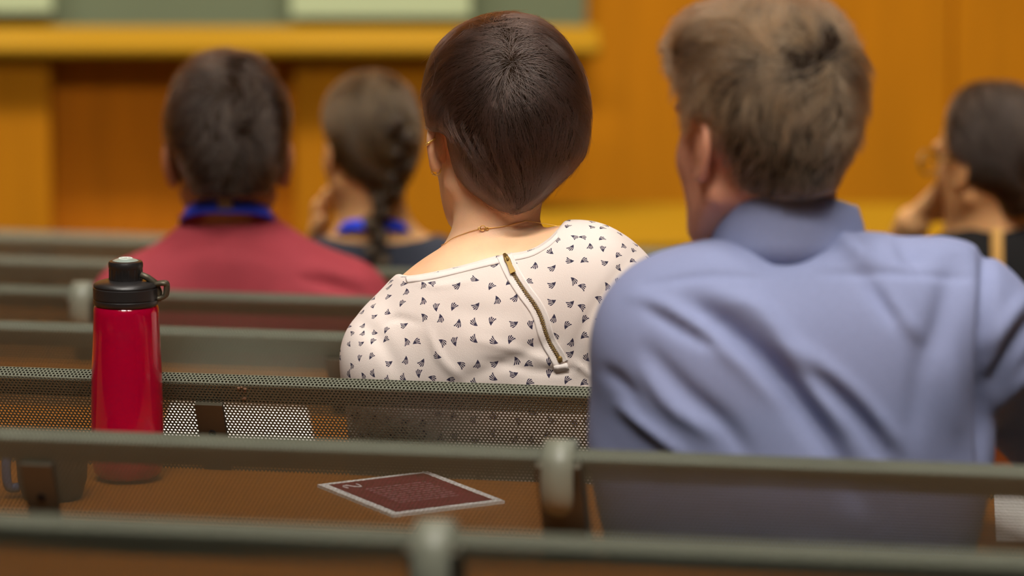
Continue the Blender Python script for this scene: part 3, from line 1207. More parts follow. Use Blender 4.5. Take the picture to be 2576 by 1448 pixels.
# ================================================================== woman in the printed blouse (row 2)
def woman_blouse():
    Y = 6.36
    hip = on_row(2, .10) + EN * .17 + np.array([0, 0, .555])
    root = person('short-haired woman in white blouse with dark leaf print and back zip, sitting before the red bottle', hip)
    root['label'] = 'short-haired person in white blouse with dark leaf print and back zip'
    hd = Head(Q(1260, 346, 6.40), math.radians(24), 1.0, pitch=math.radians(-3), ears=(1, 1), flare=.72)
    R17 = rot_xyz(0, math.radians(16), 0)
    shL = Q(1036, 922, 6.35); shR = Q(1488, 728, 6.36)
    elbL = Q(988, 1290, 6.48)
    wrL = Q(1100, 1200, 6.72)
    elbR = Q(1600, 1120, 6.60); wrR = Q(1480, 1080, 6.78)

    def torso(P, o=0.0):
        d = ell(P, Q(1285, 905, 6.37), (.165, .098, .130), R17)
        d = smin(d, cap_(P, shL, shR, .062, .060), .05)
        d = smin(d, ell(P, Q(1180, 800, 6.325), (.075, .055, .085), R17), .04)     # shoulder blades
        d = smin(d, ell(P, Q(1430, 740, 6.325), (.070, .055, .080), R17), .04)
        d = smin(d, ell(P, Q(1390, 1120, 6.40), (.150, .105, .19), R17), .05)
        d = smin(d, ell(P, Q(1440, 1380, 6.42), (.165, .12, .16)), .05)
        # shallow hollow along the spine
        return d

    def arms_up(P):
        d = cap_(P, Q(994, 908, 6.35), elbL, .050, .040)
        d = np.minimum(d, cap_(P, Q(1526, 745, 6.37), elbR, .050, .040))
        return d

    handR = hand_prims(wrR, EN * .9 + np.array([-.4, 0, -.1]), (0, 0, -1), .92, .5, 1)
    handL = hand_prims(wrL, EN * .9 + np.array([.4, 0, -.1]), (0, 0, -1), .92, .5, -1)

    def body(P):
        d = hd.sdf(P)
        nk0 = hd.wor((-.004, -.022, -.045)); nk1 = Q(1236, 620, 6.38)
        d = smin(d, cap_(P, nk0, nk1, .046, .050), .02)
        t = smin(torso(P), cap_(P, Q(1240, 722, 6.37), Q(1088, 896, 6.36), .046, .050), .05)
        t = smin(t, cap_(P, Q(1280, 704, 6.37), Q(1470, 768, 6.36), .048, .050), .05)
        d = smin(d, t, .014)
        d = smin(d, arms_up(P), .03)
        d = smin(d, cap_(P, elbL, wrL, .040, .026), .02)
        d = smin(d, cap_(P, elbR, wrR, .040, .026), .02)
        for a, b, r0, r1 in handL + handR:
            d = smin(d, cap_(P, a, b, r0, r1), .006)
        return d

    lo = Q(800, 1500, 6.1); hi = Q(1720, 20, 7.05)
    lo = np.array([lo[0] - .02, 6.16, lo[2]]); hi = np.array([hi[0] + .05, 7.05, hi[2] + .05])
    V, F = surface_nets(body, lo, hi, .0048)
    V = smooth_mesh(V, F, 1, .4)
    bvh_skin = surf_bvh(V, F)
    VV, FF = join([(V, F)] + hd.ear_meshes())
    obj('body', mesh_np('body', VV, FF), root, M['skin_w'])
    hd.eyes(root)

    # ---- blouse: the torso and sleeves a little larger, ended at the neckline
    neck = spline([(700, 300), (960, 640), (990, 680), (1010, 689), (1028, 692), (1100, 681), (1190, 659), (1262, 641), (1330, 627), (1376, 602), (1400, 580), (1414, 562), (1440, 520), (1500, 440), (1560, 380)], 8)

    def blouse(P):
        t = smin(torso(P), cap_(P, Q(1240, 722, 6.37), Q(1088, 896, 6.36), .046, .050), .05)
        t = smin(t, cap_(P, Q(1280, 704, 6.37), Q(1470, 768, 6.36), .048, .050), .05)
        a = arms_up(P)
        d = smin(t, a - .004, .03) - .0055
        x, y = proj(P)
        cut = (np.interp(x, neck[:, 0], neck[:, 1]) - y) / 2180.0
        d = smax(d, cut, .004)
        # sleeves end above the elbows, hem below the waist
        d = smax(d, -(P[..., 2] - (hip[2] - .06)), .004)
        # creases across the back
        return d
    V, F = surface_nets(blouse, lo - .01, hi, .0042)
    V = smooth_mesh(V, F, 1, .4)
    px, py = proj(V)
    g = grad(blouse, V)
    creases = [
        ([(1590, 640), (1480, 800), (1440, 900)], 16, -.0022), ([(1420, 930), (1330, 890), (1180, 850)], 12, .0022), ([(1420, 935), (1330, 930), (1200, 900)], 10, -.0018),
        ([(1080, 830), (1110, 900), (1160, 950)], 12, .0028), ([(1060, 815), (1000, 800), (960, 820)], 10, -.0018), ([(1040, 705), (1100, 720), (1190, 705)], 8, .0016),
        ([(1150, 960), (1300, 900), (1400, 850)], 20, -.0028), ([(900, 800), (960, 860), (1010, 950)], 22, -.003), ([(1440, 910), (1470, 930), (1500, 960)], 7, .003),
        ([(1380, 925), (1410, 935), (1440, 925)], 7, -.003), ([(1262, 640), (1340, 770), (1372, 835), (1410, 905)], 9, -.002), ([(1100, 760), (1200, 790), (1330, 790)], 30, -.002),
    ]
    disp = fold_field(px, py, creases)
    V = V + g * disp[:, None]
    V = V + g * (noise3(V, 28, 3)[:, :1] * .0009)
    bvh = surf_bvh(V, F)
    me = mesh_np('blouse', V, F)
    bl = obj('blouse', me, root, M['blouse'])
    hw = 470.0
    xc = 1275.0
    q = np.clip((px - xc) / hw, -.985, .985)
    u = hw * np.arcsin(q) / 2177
    v = -py / 2177 + .75 * (V[:, 1] - 6.27) * np.clip(g[:, 2], 0, 1)
    uv = np.stack([u, v, 0 * u], 1).astype(np.float32)
    a = me.attributes.new('cloth_uv', 'FLOAT_VECTOR', 'POINT')
    a.data.foreach_set('vector', uv.ravel())

    # ---- neckband
    nb = spline([(1020, 695), (1060, 689), (1100, 682), (1190, 660), (1262, 643), (1330, 629), (1376, 604), (1402, 580)], 10)
    top = [(x, y + 4) for x, y in nb]; bot = [(x + 4, y + 17) for x, y in nb]
    sv, sf = drape_strip(bvh, top, bot, .0007, 4)
    if sf:
        o = obj('neckband', mesh('neckband', sv, sf), bl, M['blouse_plain']); solid(o, .0007)
    # ---- zip: two white tapes, teeth, slider, puller and bottom stop
    path = spline([(1268, 640), (1290, 686), (1318, 730), (1346, 768), (1362, 800), (1372, 835), (1384, 864), (1399, 889), (1412, 914)], 10)
    tn = np.gradient(path, axis=0); tn /= np.linalg.norm(tn, axis=1)[:, None]
    nr = np.stack([tn[:, 1], -tn[:, 0]], 1)       # to the right on screen
    for s0, s1 in ((-20, -4.5), (4.5, 19)):
        sv, sf = drape_strip(bvh, path + nr * s0, path + nr * s1, .0006, 5, .0002)
        o = obj('zip_tape', mesh('zip_tape', sv, sf), bl, M['blouse_plain']); solid(o, .0006)
    # square end of the placket under the zip
    e = path[-1]
    sv, sf = drape_strip(bvh, [e + (-20, 4), e + (-16, 22)], [e + (14, -2), e + (20, 14)], .0016, 5)
    o = obj('placket_end', mesh('placket_end', sv, sf), bl, M['blouse_plain']); solid(o, .0012)
    mb = MB()
    seg = np.concatenate([[0], np.cumsum(np.linalg.norm(np.diff(path, axis=0), axis=1))])
    total = seg[-1]
    i = 0
    for sdist in np.arange(42, total - 6, 2.7):
        x = np.interp(sdist, seg, path[:, 0]); y = np.interp(sdist, seg, path[:, 1])
        k_ = min(len(tn) - 1, int(np.searchsorted(seg, sdist)))
        side = 1 if i % 2 else -1
        a = hit(bvh, x + nr[k_, 0] * side * 5.6, y + nr[k_, 1] * side * 5.6, .0014)
        b = hit(bvh, x - nr[k_, 0] * side * 1.8, y - nr[k_, 1] * side * 1.8, .0018)
        i += 1
        if a is None or b is None: continue
        mb.tube([a, b], .00052, 6)
    o = mb.build('zip_teeth', M['brass'], bl, True); o['kind'] = 'stuff'
    # slider body + puller at the top
    c0 = hit(bvh, 1274, 650, .003); c1 = hit(bvh, 1290, 682, .003)
    mb = MB()
    mb.tube([hit(bvh, 1270, 643, .002), hit(bvh, 1277, 655, .0028), hit(bvh, 1284, 668, .0028)], [.0022, .0036, .0026], 10)
    mb.tube([hit(bvh, 1275, 648, .0062), hit(bvh, 1280, 660, .0064)], [.0016, .0016], 8)
    mb.build('zip_slider', M['brass'], bl, True)
    mb = MB()
    pa, pb = hit(bvh, 1276, 652, .0060), hit(bvh, 1294, 688, .0052)
    ax = (pb - pa) / np.linalg.norm(pb - pa); sd = np.array([ax[2], 0, -ax[0]]); sd /= np.linalg.norm(sd); up = np.cross(ax, sd)
    ring = [pa + sd * .0022, pa + ax * .010 + sd * .0026, pb + sd * .0034, pb - sd * .0034, pa + ax * .010 - sd * .0026, pa - sd * .0022]
    vv = [p + up * h for h in (-.0006, .0006) for p in ring]
    mb.add(vv, [tuple(range(5, -1, -1)), tuple(range(6, 12))] + [(i, (i + 1) % 6, 6 + (i + 1) % 6, 6 + i) for i in range(6)])
    mb.ball(pa + ax * .004 - up * .0008 * np.sign(up[1]), .0016)
    mb.build('zip_puller', M['brass'], bl)
    mb = MB(); st_ = hit(bvh, 1408, 902, .0024)
    mb.ball(st_, (.0030, .0018, .0040), 8, 6)
    mb.build('zip_stop', M['brass'], bl)

    # ---- necklace
    npath = spline([(1122, 614), (1140, 601), (1170, 588), (1200, 578), (1216, 575), (1262, 570), (1300, 561), (1322, 555)], 10)
    pts = []
    for x, y in npath:
        h = hit(bvh_skin, x, y, .0011)
        if h is not None: pts.append(h)
    pts = np.array(pts)
    # round the front of the neck
    cen = Q(1238, 590, 6.39)
    front = []
    a0 = math.atan2(pts[-1][1] - cen[1], pts[-1][0] - cen[0]); a1 = math.atan2(pts[0][1] - cen[1], pts[0][0] - cen[0])
    while a1 < a0: a1 += 2 * math.pi
    for q in np.linspace(.06, .94, 24):
        an = a0 + (a1 - a0) * q
        dirv = np.array([math.cos(an), math.sin(an)])
        zz = pts[-1][2] * (1 - q) + pts[0][2] * q - .035 * math.sin(math.pi * q)
        o_ = np.array([cen[0] + dirv[0] * .35, cen[1] + dirv[1] * .35, zz])
        h = bvh_skin.ray_cast(Vector(o_), Vector((-dirv[0], -dirv[1], 0)))
        if h[0] is not None: front.append(np.array(h[0]) + np.array(h[1]) * .001)
    mb = MB()
    allp = np.array(list(pts) + front)
    # beads of the fine chain
    mb.tube(list(allp), .00042, 5, closed=True)
    mb.build('necklace', M['gold'], root, True)
    c = hit(bvh_skin, 1216, 575, .0025)
    mb = MB()
    for ctr, r in ((c, .0030), (c + np.array([.0048, 0, -.0006]), .0016), (c + np.array([.0080, .001, -.0014]), .0013), (c + np.array([.0062, .001, -.0044]), .0012), (c + np.array([-.0042, 0, -.0004]), .0013)):
        mb.tube([ctr + np.array([r * math.cos(q), -.0004, r * math.sin(q)]) for q in np.linspace(0, 2 * math.pi, 14, endpoint=False)], .00055, 6, closed=True)
    mb.build('necklace_clasp', M['gold'], root, True)

    # ---- earrings on the left ear
    fn, c = ear_local(-1, .72)
    e1 = np.array([-.72, -math.sqrt(1 - .72 ** 2), 0]); e2 = np.array([0, -.12, .993])
    rim = hd.wor(c + (e1 * .0285 + e2 * .0080) * .92)
    mb = MB()
    for q in np.linspace(-1, 1, 9):
        p = rim + np.array([.0048 * q, -.0052 + .002 * q * q, .0034 * q])
        mb.ball(p, .0014 + .0005 * (q < -.3), 8, 6)
    mb.build('ear_cuff', M['gold'], root, True)
    lob = hd.wor(c + (e1 * .0085 + e2 * -.030) * .92)
    mb = MB()
    mb.tube([lob + np.array([.0050 * math.cos(q), -.0035, .0058 * math.sin(q)]) for q in np.linspace(math.radians(150), math.radians(420), 16)], .0011, 8)
    for q in np.linspace(math.radians(190), math.radians(300), 6):
        mb.ball(lob + np.array([.0054 * math.cos(q), -.0042, .0062 * math.sin(q)]), .0012, 8, 6)
    mb.build('earring', M['gold'], root, True)

    # ---- hair: volume ended at its outline, strands over it
    poly = spline([(1290, 31), (1352, 44), (1408, 84), (1446, 138), (1468, 200), (1477, 270), (1474, 330), (1467, 380), (1452, 402), (1424, 436), (1390, 466), (1350, 504), (1318, 522), (1282, 526),
                   (1242, 514), (1205, 494), (1172, 462), (1150, 420), (1138, 376), (1128, 336), (1104, 322), (1084, 318), (1078, 292), (1070, 240), (1070, 180), (1086, 130), (1120, 88), (1170, 58), (1230, 36), (1290, 31)], 4)

    def hairv(P):
        pl = hd.loc(P)
        d = ell(pl, (0, -.016, .036), (.095, .120, .113))
        d = smin(d, cap_(pl, (0, -.062, -.01), (0, -.050, -.085), .052, .038), .03)
        d = smin(d, ell(pl, (.05, -.03, -.0), (.045, .07, .06)), .03)
        d = smin(d, ell(pl, (-.086, .004, .030), (.020, .045, .026)), .02)
        x, y = proj(P)
        d = smax(d, poly_sdf(x, y, poly) / 2177.0, .016)
        # open the face
        d = smax(d, -smax(-(pl[..., 1] - .045), (pl[..., 2] - .045), .02), .01)
        return d
    c = hd.o
    V, F = surface_nets(hairv, c - np.array([.16, .17, .16]), c + np.array([.16, .17, .18]), .0042)
    obj_h = obj('hair', mesh_np('hair', V, F), root, M['hair_dark'])
    whorl = hd.wor((-.012, -.075, .105))
    whorl = hit(surf_bvh(V, F), 1286, 160)
    nape = Q(1292, 545, 6.31)

    def flow(P):
        px_, py_ = proj(P)
        aw = P - whorl
        r = np.linalg.norm(aw, axis=1, keepdims=True)
        d = aw / (r + .012) * np.exp(-r / .075) * 1.5
        d = d + np.array([0, 0, -1.0]) * (1 - np.exp(-r / .05)) * .8
        low = np.clip((py_ - 250) / 250, 0, 1)[:, None]
        tn_ = nape - P; tn_ /= np.linalg.norm(tn_, axis=1, keepdims=True)
        d = d + tn_ * low * .55
        sd = np.tanh((px_ - 1286) / 90)[:, None] * np.array([1.0, 0, 0]) * np.clip(1 - low * 1.5, 0, 1) * .28
        return d + sd
    keep = lambda c_: (hd.loc(c_)[:, 1] < .07).astype(float) * 1.0
    def hold(P):
        _, y_ = proj(P)
        return np.clip(1 - (y_ - 330) / 120, .3, 1)
    roots = tri_area_sample(V, F, 20000, keep)
    L = rng.uniform(.035, .085, len(roots))
    st = grow(hairv, roots, flow, L, 11, lambda t: .0005 + .0032 * math.sin(math.pi * min(1, t * .9)) + .001, .16, 34, .30, 4, hold)
    hair_curves('hair_strands', st, .00013, obj_h, M['hair_w'])
    wr_ = whorl + rng.normal(size=(260, 3)) * .016
    gw = grad(hairv, wr_); wr_ = wr_ - gw * hairv(wr_.astype(np.float32))[:, None]
    st = grow(hairv, wr_, flow, rng.uniform(.035, .06, len(wr_)), 9, lambda t: .0010 + .0034 * t, .22, 40, .35, 6)
    hair_curves('crown_strands', st, .00012, obj_h, M['hair_w'])
    # loose locks lying over the rest
    n_l = 260
    lroot = tri_area_sample(V, F, n_l, keep)
    lk = np.repeat(lroot, 16, 0) + rng.normal(size=(n_l * 16, 3)) * .0022
    L = np.repeat(rng.uniform(.03, .07, n_l), 16) * rng.uniform(.8, 1.1, n_l * 16)
    st = grow(hairv, lk, flow, L, 10, lambda t: .0030 + .0045 * t, .06, 22, .55, 12, hold)
    hair_curves('hair_locks', st, .00013, obj_h, M['hair_w'])
    # flyaways
    roots = tri_area_sample(V, F, 420, keep)
    st = grow(hairv, roots, flow, rng.uniform(.03, .07, len(roots)), 9, lambda t: .002 + .010 * t * t, .5, 30, .4, 9)
    hair_curves('flyaway_strands', st, .00007, obj_h, M['hair_w'], (1, .5))
    seated_legs(root, hip, 2)
    reparent_keep(root)
    return root


def fold_field(px, py, folds):
    out = np.zeros(px.shape)
    for pts, sig, amp in folds:
        p = spline(pts, 6)
        best = np.full(px.shape, 1e9); tt = np.zeros(px.shape)
        n = len(p)
        for i in range(n - 1):
            a, b = p[i], p[i + 1]
            e = b - a
            wx, wy = px - a[0], py - a[1]
            t = np.clip((wx * e[0] + wy * e[1]) / (e @ e + 1e-9), 0, 1)
            d = np.hypot(wx - e[0] * t, wy - e[1] * t)
            m = d < best
            best = np.where(m, d, best); tt = np.where(m, (i + t) / (n - 1), tt)
        out += amp * np.exp(-(best / sig) ** 2) * np.clip(np.sin(np.pi * np.clip(tt * .92 + .04, 0, 1)), 0, 1) ** .6
    return out


# ================================================================== man in the blue shirt (row 1)
def man_blue():
    Y = 5.44
    hip = on_row(1, .28) + EN * .17 + np.array([0, 0, .555])
    root = person('man in grey blue collared shirt with short brown hair, sitting at the right', hip)
    root['label'] = 'short brown-haired person in grey-blue collared shirt leaning on the desk'
    hd = Head(Q(1922, 352, 5.46), math.radians(38), .985, pitch=math.radians(-2), ears=(1, 1), flare=.5)
    shL = Q(1676, 856, Y); shR = Q(2385, 800, Y)
    elbR = Q(2670, 1050, 5.66); wrR = Q(2480, 1110, 5.86)
    elbL = Q(1716, 1170, 5.62); wrL = Q(1900, 1120, 5.86)

    def torso(P):
        d = ell(P, Q(1990, 1050, 5.45), (.190, .112, .158))
        d = smin(d, cap_(P, shL, shR, .060, .060), .05)
        d = smin(d, ell(P, Q(1996, 1240, 5.455), (.184, .118, .24)), .06)
        d = smin(d, ell(P, Q(1810, 900, 5.395), (.085, .06, .10)), .05)
        d = smin(d, ell(P, Q(2190, 880, 5.395), (.085, .06, .10)), .05)
        d = smin(d, cap_(P, Q(1960, 818, 5.45), Q(1700, 832, 5.44), .060, .060), .05)
        d = smin(d, cap_(P, Q(2000, 810, 5.45), Q(2350, 792, 5.44), .060, .060), .05)
        return d

    def armR(P, o=0.0):
        return cap_(P, Q(2440, 830, 5.46), elbR, .060 + o, .058 + o)

    def armL(P, o=0.0):
        return cap_(P, Q(1694, 872, 5.47), elbL, .056 + o, .048 + o)

    handR = hand_prims(wrR, EN * .6 + np.array([-.8, 0, -.05]), (0, 0, -1), 1.0, .45, 1)
    handL = hand_prims(wrL, EN * .6 + np.array([.8, 0, -.05]), (0, 0, -1), 1.0, .45, -1)

    def body(P):
        d = hd.sdf(P)
        d = smin(d, cap_(P, hd.wor((.008, -.022, -.045)), Q(1984, 640, 5.47), .050, .050), .025)
        t = smin(torso(P) + .030, smin(armR(P, -.010), armL(P, -.012), .01), .03)
        d = smin(d, t, .03)
        d = smin(d, cap_(P, elbR, wrR, .046, .030), .02)
        d = smin(d, cap_(P, elbL, wrL, .046, .030), .02)
        for a, b, r0, r1 in handL + handR:
            d = smin(d, cap_(P, a, b, r0, r1), .006)
        return d
    lo = Q(1440, 1560, 5.2); hi = Q(2800, -20, 6.1)
    lo = np.array([lo[0], 5.26, lo[2]]); hi = np.array([hi[0], 6.10, hi[2] + .04])
    V, F = surface_nets(body, lo, hi, .0056)
    V = smooth_mesh(V, F, 1, .4)
    VV, FF = join([(V, F)] + hd.ear_meshes())
    obj('body', mesh_np('body', VV, FF), root, M['skin_m'])
    hd.eyes(root)

    def shirt(P):
        d = torso(P) - .004
        a = smin(armR(P, .010), armL(P, .004), .01)
        d = smin(d, a, .025)
        x, y = proj(P)
        # the collar opening round the neck
        nk = cap_(P, Q(1975, 520, 5.47), Q(1980, 640, 5.47), .062, .062)
        d = smax(d, -nk, .004)
        d = smax(d, -(P[..., 2] - (hip[2] - .07)), .004)
        return d
    V, F = surface_nets(shirt, lo - .02, hi + .03, .0052)
    V = smooth_mesh(V, F, 1, .4)
    px, py = proj(V)
    g = grad(shirt, V)
    folds = [
        ([(1735, 764), (1800, 800), (1868, 852), (1962, 945), (2044, 1057), (2105, 1150), (2150, 1250)], 30, -.018),
        ([(1800, 740), (1904, 780), (1975, 868), (2040, 960), (2110, 1060)], 30, .010),
        ([(2020, 925), (2114, 998), (2179, 1068), (2235, 1160)], 26, -.014),
        ([(2020, 880), (2103, 950), (2190, 1040), (2260, 1120)], 22, .007),
        ([(1620, 770), (1728, 834), (1800, 872)], 18, -.008),
        ([(1600, 745), (1710, 790), (1830, 880), (1960, 1010)], 22, .006),
        ([(1630, 880), (1728, 986), (1822, 1068), (1880, 1150)], 24, -.008),
        ([(1620, 930), (1690, 1020), (1790, 1090)], 20, .006),
        ([(1560, 1050), (1620, 1100), (1680, 1150)], 18, -.003),
        ([(1560, 1020), (1640, 1080), (1730, 1150)], 16, .008),
        ([(2170, 690), (2215, 750), (2255, 810)], 20, -.009),
        ([(2225, 730), (2275, 800), (2320, 850)], 18, .006),
        ([(2400, 660), (2375, 790), (2345, 900)], 34, -.009),
        ([(2330, 850), (2310, 980), (2300, 1100)], 30, -.005),
        ([(2400, 900), (2400, 1000), (2410, 1100)], 30, .004),
        ([(1830, 600), (1900, 640), (1950, 655), (2010, 640), (2090, 596)], 30, -.006),
        ([(2110, 590), (2150, 630), (2200, 660)], 22, .011), ([(2260, 600), (2290, 640), (2330, 660)], 22, -.008),
        ([(2340, 610), (2400, 625), (2460, 630)], 26, .006),
        ([(1620, 716), (1720, 700), (1810, 694), (1927, 700)], 8, -.004), ([(2060, 690), (2200, 686), (2330, 690), (2460, 694)], 8, -.004),
        ([(2478, 620), (2486, 720), (2482, 850), (2478, 1000), (2476, 1180)], 16, -.016),
        ([(1520, 930), (1560, 960), (1600, 1000)], 16, -.006),
        ([(2500, 980), (2540, 900), (2600, 800)], 16, -.014), ([(2490, 880), (2540, 800), (2590, 740)], 18, .007), ([(2500, 1030), (2560, 960), (2620, 900)], 14, .009),
    ]
    V = V + g * fold_field(px, py, folds)[:, None]
    V = V + g * noise3(V, 16, 11)[:, :1] * .0012
    V = smooth_mesh(V, F, 1, .3)
    sh = obj('shirt', mesh_np('shirt', V, F), root, M['blue_cloth'])

    # collar: stand and turned-down fall as one band round the neck
    cen = Q(1984, 508, 5.465)
    n = 64
    prof = [(.0830, -.066), (.0795, -.045), (.0745, -.018), (.0695, -.003), (.0670, .0005), (.0645, -.001), (.0640, -.014), (.0640, -.050)]
    verts = []
    for i in range(n):
        a = 2 * math.pi * i / n
        ca, sa = math.cos(a), math.sin(a)
        front = max(0, sa)                       # +y is the front
        for r, z in prof:
            rr = r * (1 + .10 * front)
            zz = z * (1 + .35 * front) - .040 * front ** 1.5 - .020 * ca * ca * abs(ca) ** .5
            verts.append(cen + np.array([rr * ca, rr * sa * 1.05, zz + .017]))
    m = len(prof)
    faces = [(i * m + j, ((i + 1) % n) * m + j, ((i + 1) % n) * m + j + 1, i * m + j + 1) for i in range(n) for j in range(m - 1)]
    co = obj('collar', mesh('collar', verts, faces), sh, M['blue_cloth']); solid(co, .0015)

    # hair
    poly = spline([(1760, 36), (1850, 10), (1960, 2), (2040, 14), (2090, 30), (2130, 70), (2166, 120), (2176, 170), (2164, 240), (2158, 300), (2146, 350), (2134, 392), (2110, 430), (2090, 470), (2060, 484), (1990, 492), (1900, 497), (1848, 480),
                   (1834, 430), (1820, 385), (1800, 340), (1782, 306), (1740, 296), (1722, 330), (1712, 300), (1704, 250), (1695, 200), (1676, 172), (1672, 140), (1690, 100), (1716, 66), (1760, 36)], 4)

    def hairv(P):
        pl = hd.loc(P)
        d = ell(pl, (0, -.012, .042), (.088, .112, .108))
        d = smin(d, ell(pl, (-.01, .040, .105), (.068, .055, .040)), .03)
        d = smin(d, cap_(pl, (0, -.075, .0), (0, -.062, -.075), .045, .035), .03)
        x, y = proj(P)
        d = smax(d, poly_sdf(x, y, poly) / 2541.0, .014)
        d = smax(d, -smax(-(pl[..., 1] - .035), (pl[..., 2] - .055), .02), .01)
        return d
    c = hd.o
    V, F = surface_nets(hairv, c - np.array([.16, .17, .16]), c + np.array([.16, .17, .19]), .0046)
    V = V + noise3(V, 60, 21) * .0016
    oh = obj('hair', mesh_np('hair', V, F), root, M['hair_dark'])
    whorl = hit(surf_bvh(V, F), 2085, 120)

    def flow(P):
        px_, py_ = proj(P)
        aw = P - whorl
        r = np.linalg.norm(aw, axis=1, keepdims=True)
        d = aw / (r + .004) * np.exp(-r / .08)
        topw = np.clip((260 - py_) / 150, 0, 1)[:, None]
        d = d + np.array([-1.0, .25, .05]) * topw * .9 + np.array([0, 0, -1.0]) * (1 - topw) * .9
        return d
    keep = lambda c_: (hd.loc(c_)[:, 1] < .10).astype(float)
    roots = tri_area_sample(V, F, 15000, keep)
    _, ry = proj(roots)
    L = np.interp(ry, [0, 200, 330, 500], [.045, .034, .018, .009]) * rng.uniform(.7, 1.15, len(roots))
    lift = lambda t: .0005 + .0075 * t
    st = grow(hairv, roots, flow, L, 8, lift, .28, 38, .75, 14)
    lroot = tri_area_sample(V, F, 420, lambda c_: keep(c_) * np.clip((330 - proj(c_)[1]) / 150, 0, 1))
    lk = np.repeat(lroot, 14, 0) + rng.normal(size=(420 * 14, 3)) * .0028
    lL = np.repeat(rng.uniform(.025, .05, 420), 14)
    st2 = grow(hairv, lk, flow, lL, 8, lambda t: .002 + .013 * t, .05, 26, .8, 15)
    hair_curves('hair_locks', st2, .0002, oh, M['hair_m'])
    hair_curves('hair_strands', st, .00022, oh, M['hair_m'])
    seated_legs(root, hip, 1)
    reparent_keep(root)


# ================================================================== man in maroon (row 4)
def lanyard(parent, cen, rx, ry, tilt, wdt, join_piece=True, drop=.30):
    """flat band round the neck with two tails down the chest"""
    n = 40
    pts = []
    for i in range(n + 1):
        a = math.radians(-90 - 128) + math.radians(256) * i / n
        pts.append(np.array([rx * math.cos(a), ry * math.sin(a), -tilt * (1 + math.sin(a)) ** 1.2]))
    tail0 = [pts[0] + np.array([.02 * q, .05 * q ** .7, -drop * q]) for q in np.linspace(1, .1, 8)]
    tail1 = [pts[-1] + np.array([-.02 * q, .05 * q ** .7, -drop * q]) for q in np.linspace(.1, 1, 8)]
    allp = np.array(tail0 + pts + tail1) + cen
    v = []
    for i, p in enumerate(allp):
        rad = p - cen; rad[2] = 0; rad /= np.linalg.norm(rad) + 1e-9
        up = np.array([0, 0, 1.0]) - rad * .35
        v += [p + up * wdt / 2, p - up * wdt / 2 + rad * .004]
    f = [(2 * i, 2 * i + 1, 2 * i + 3, 2 * i + 2) for i in range(len(allp) - 1)]
    o = obj('lanyard', mesh('lanyard', v, f), parent, M['lanyard']); solid(o, .0018)
    if join_piece:
        mb = MB()
        a = allp[len(tail0) + n // 2]
        mb.box(a[0] - .0105, a[0] + .0105, a[1] - .0045, a[1] + .002, a[2] - wdt * .62, a[2] + wdt * .66, .001)
        mb.build('join_clip', M['lanyard_grey'], o)
    return o


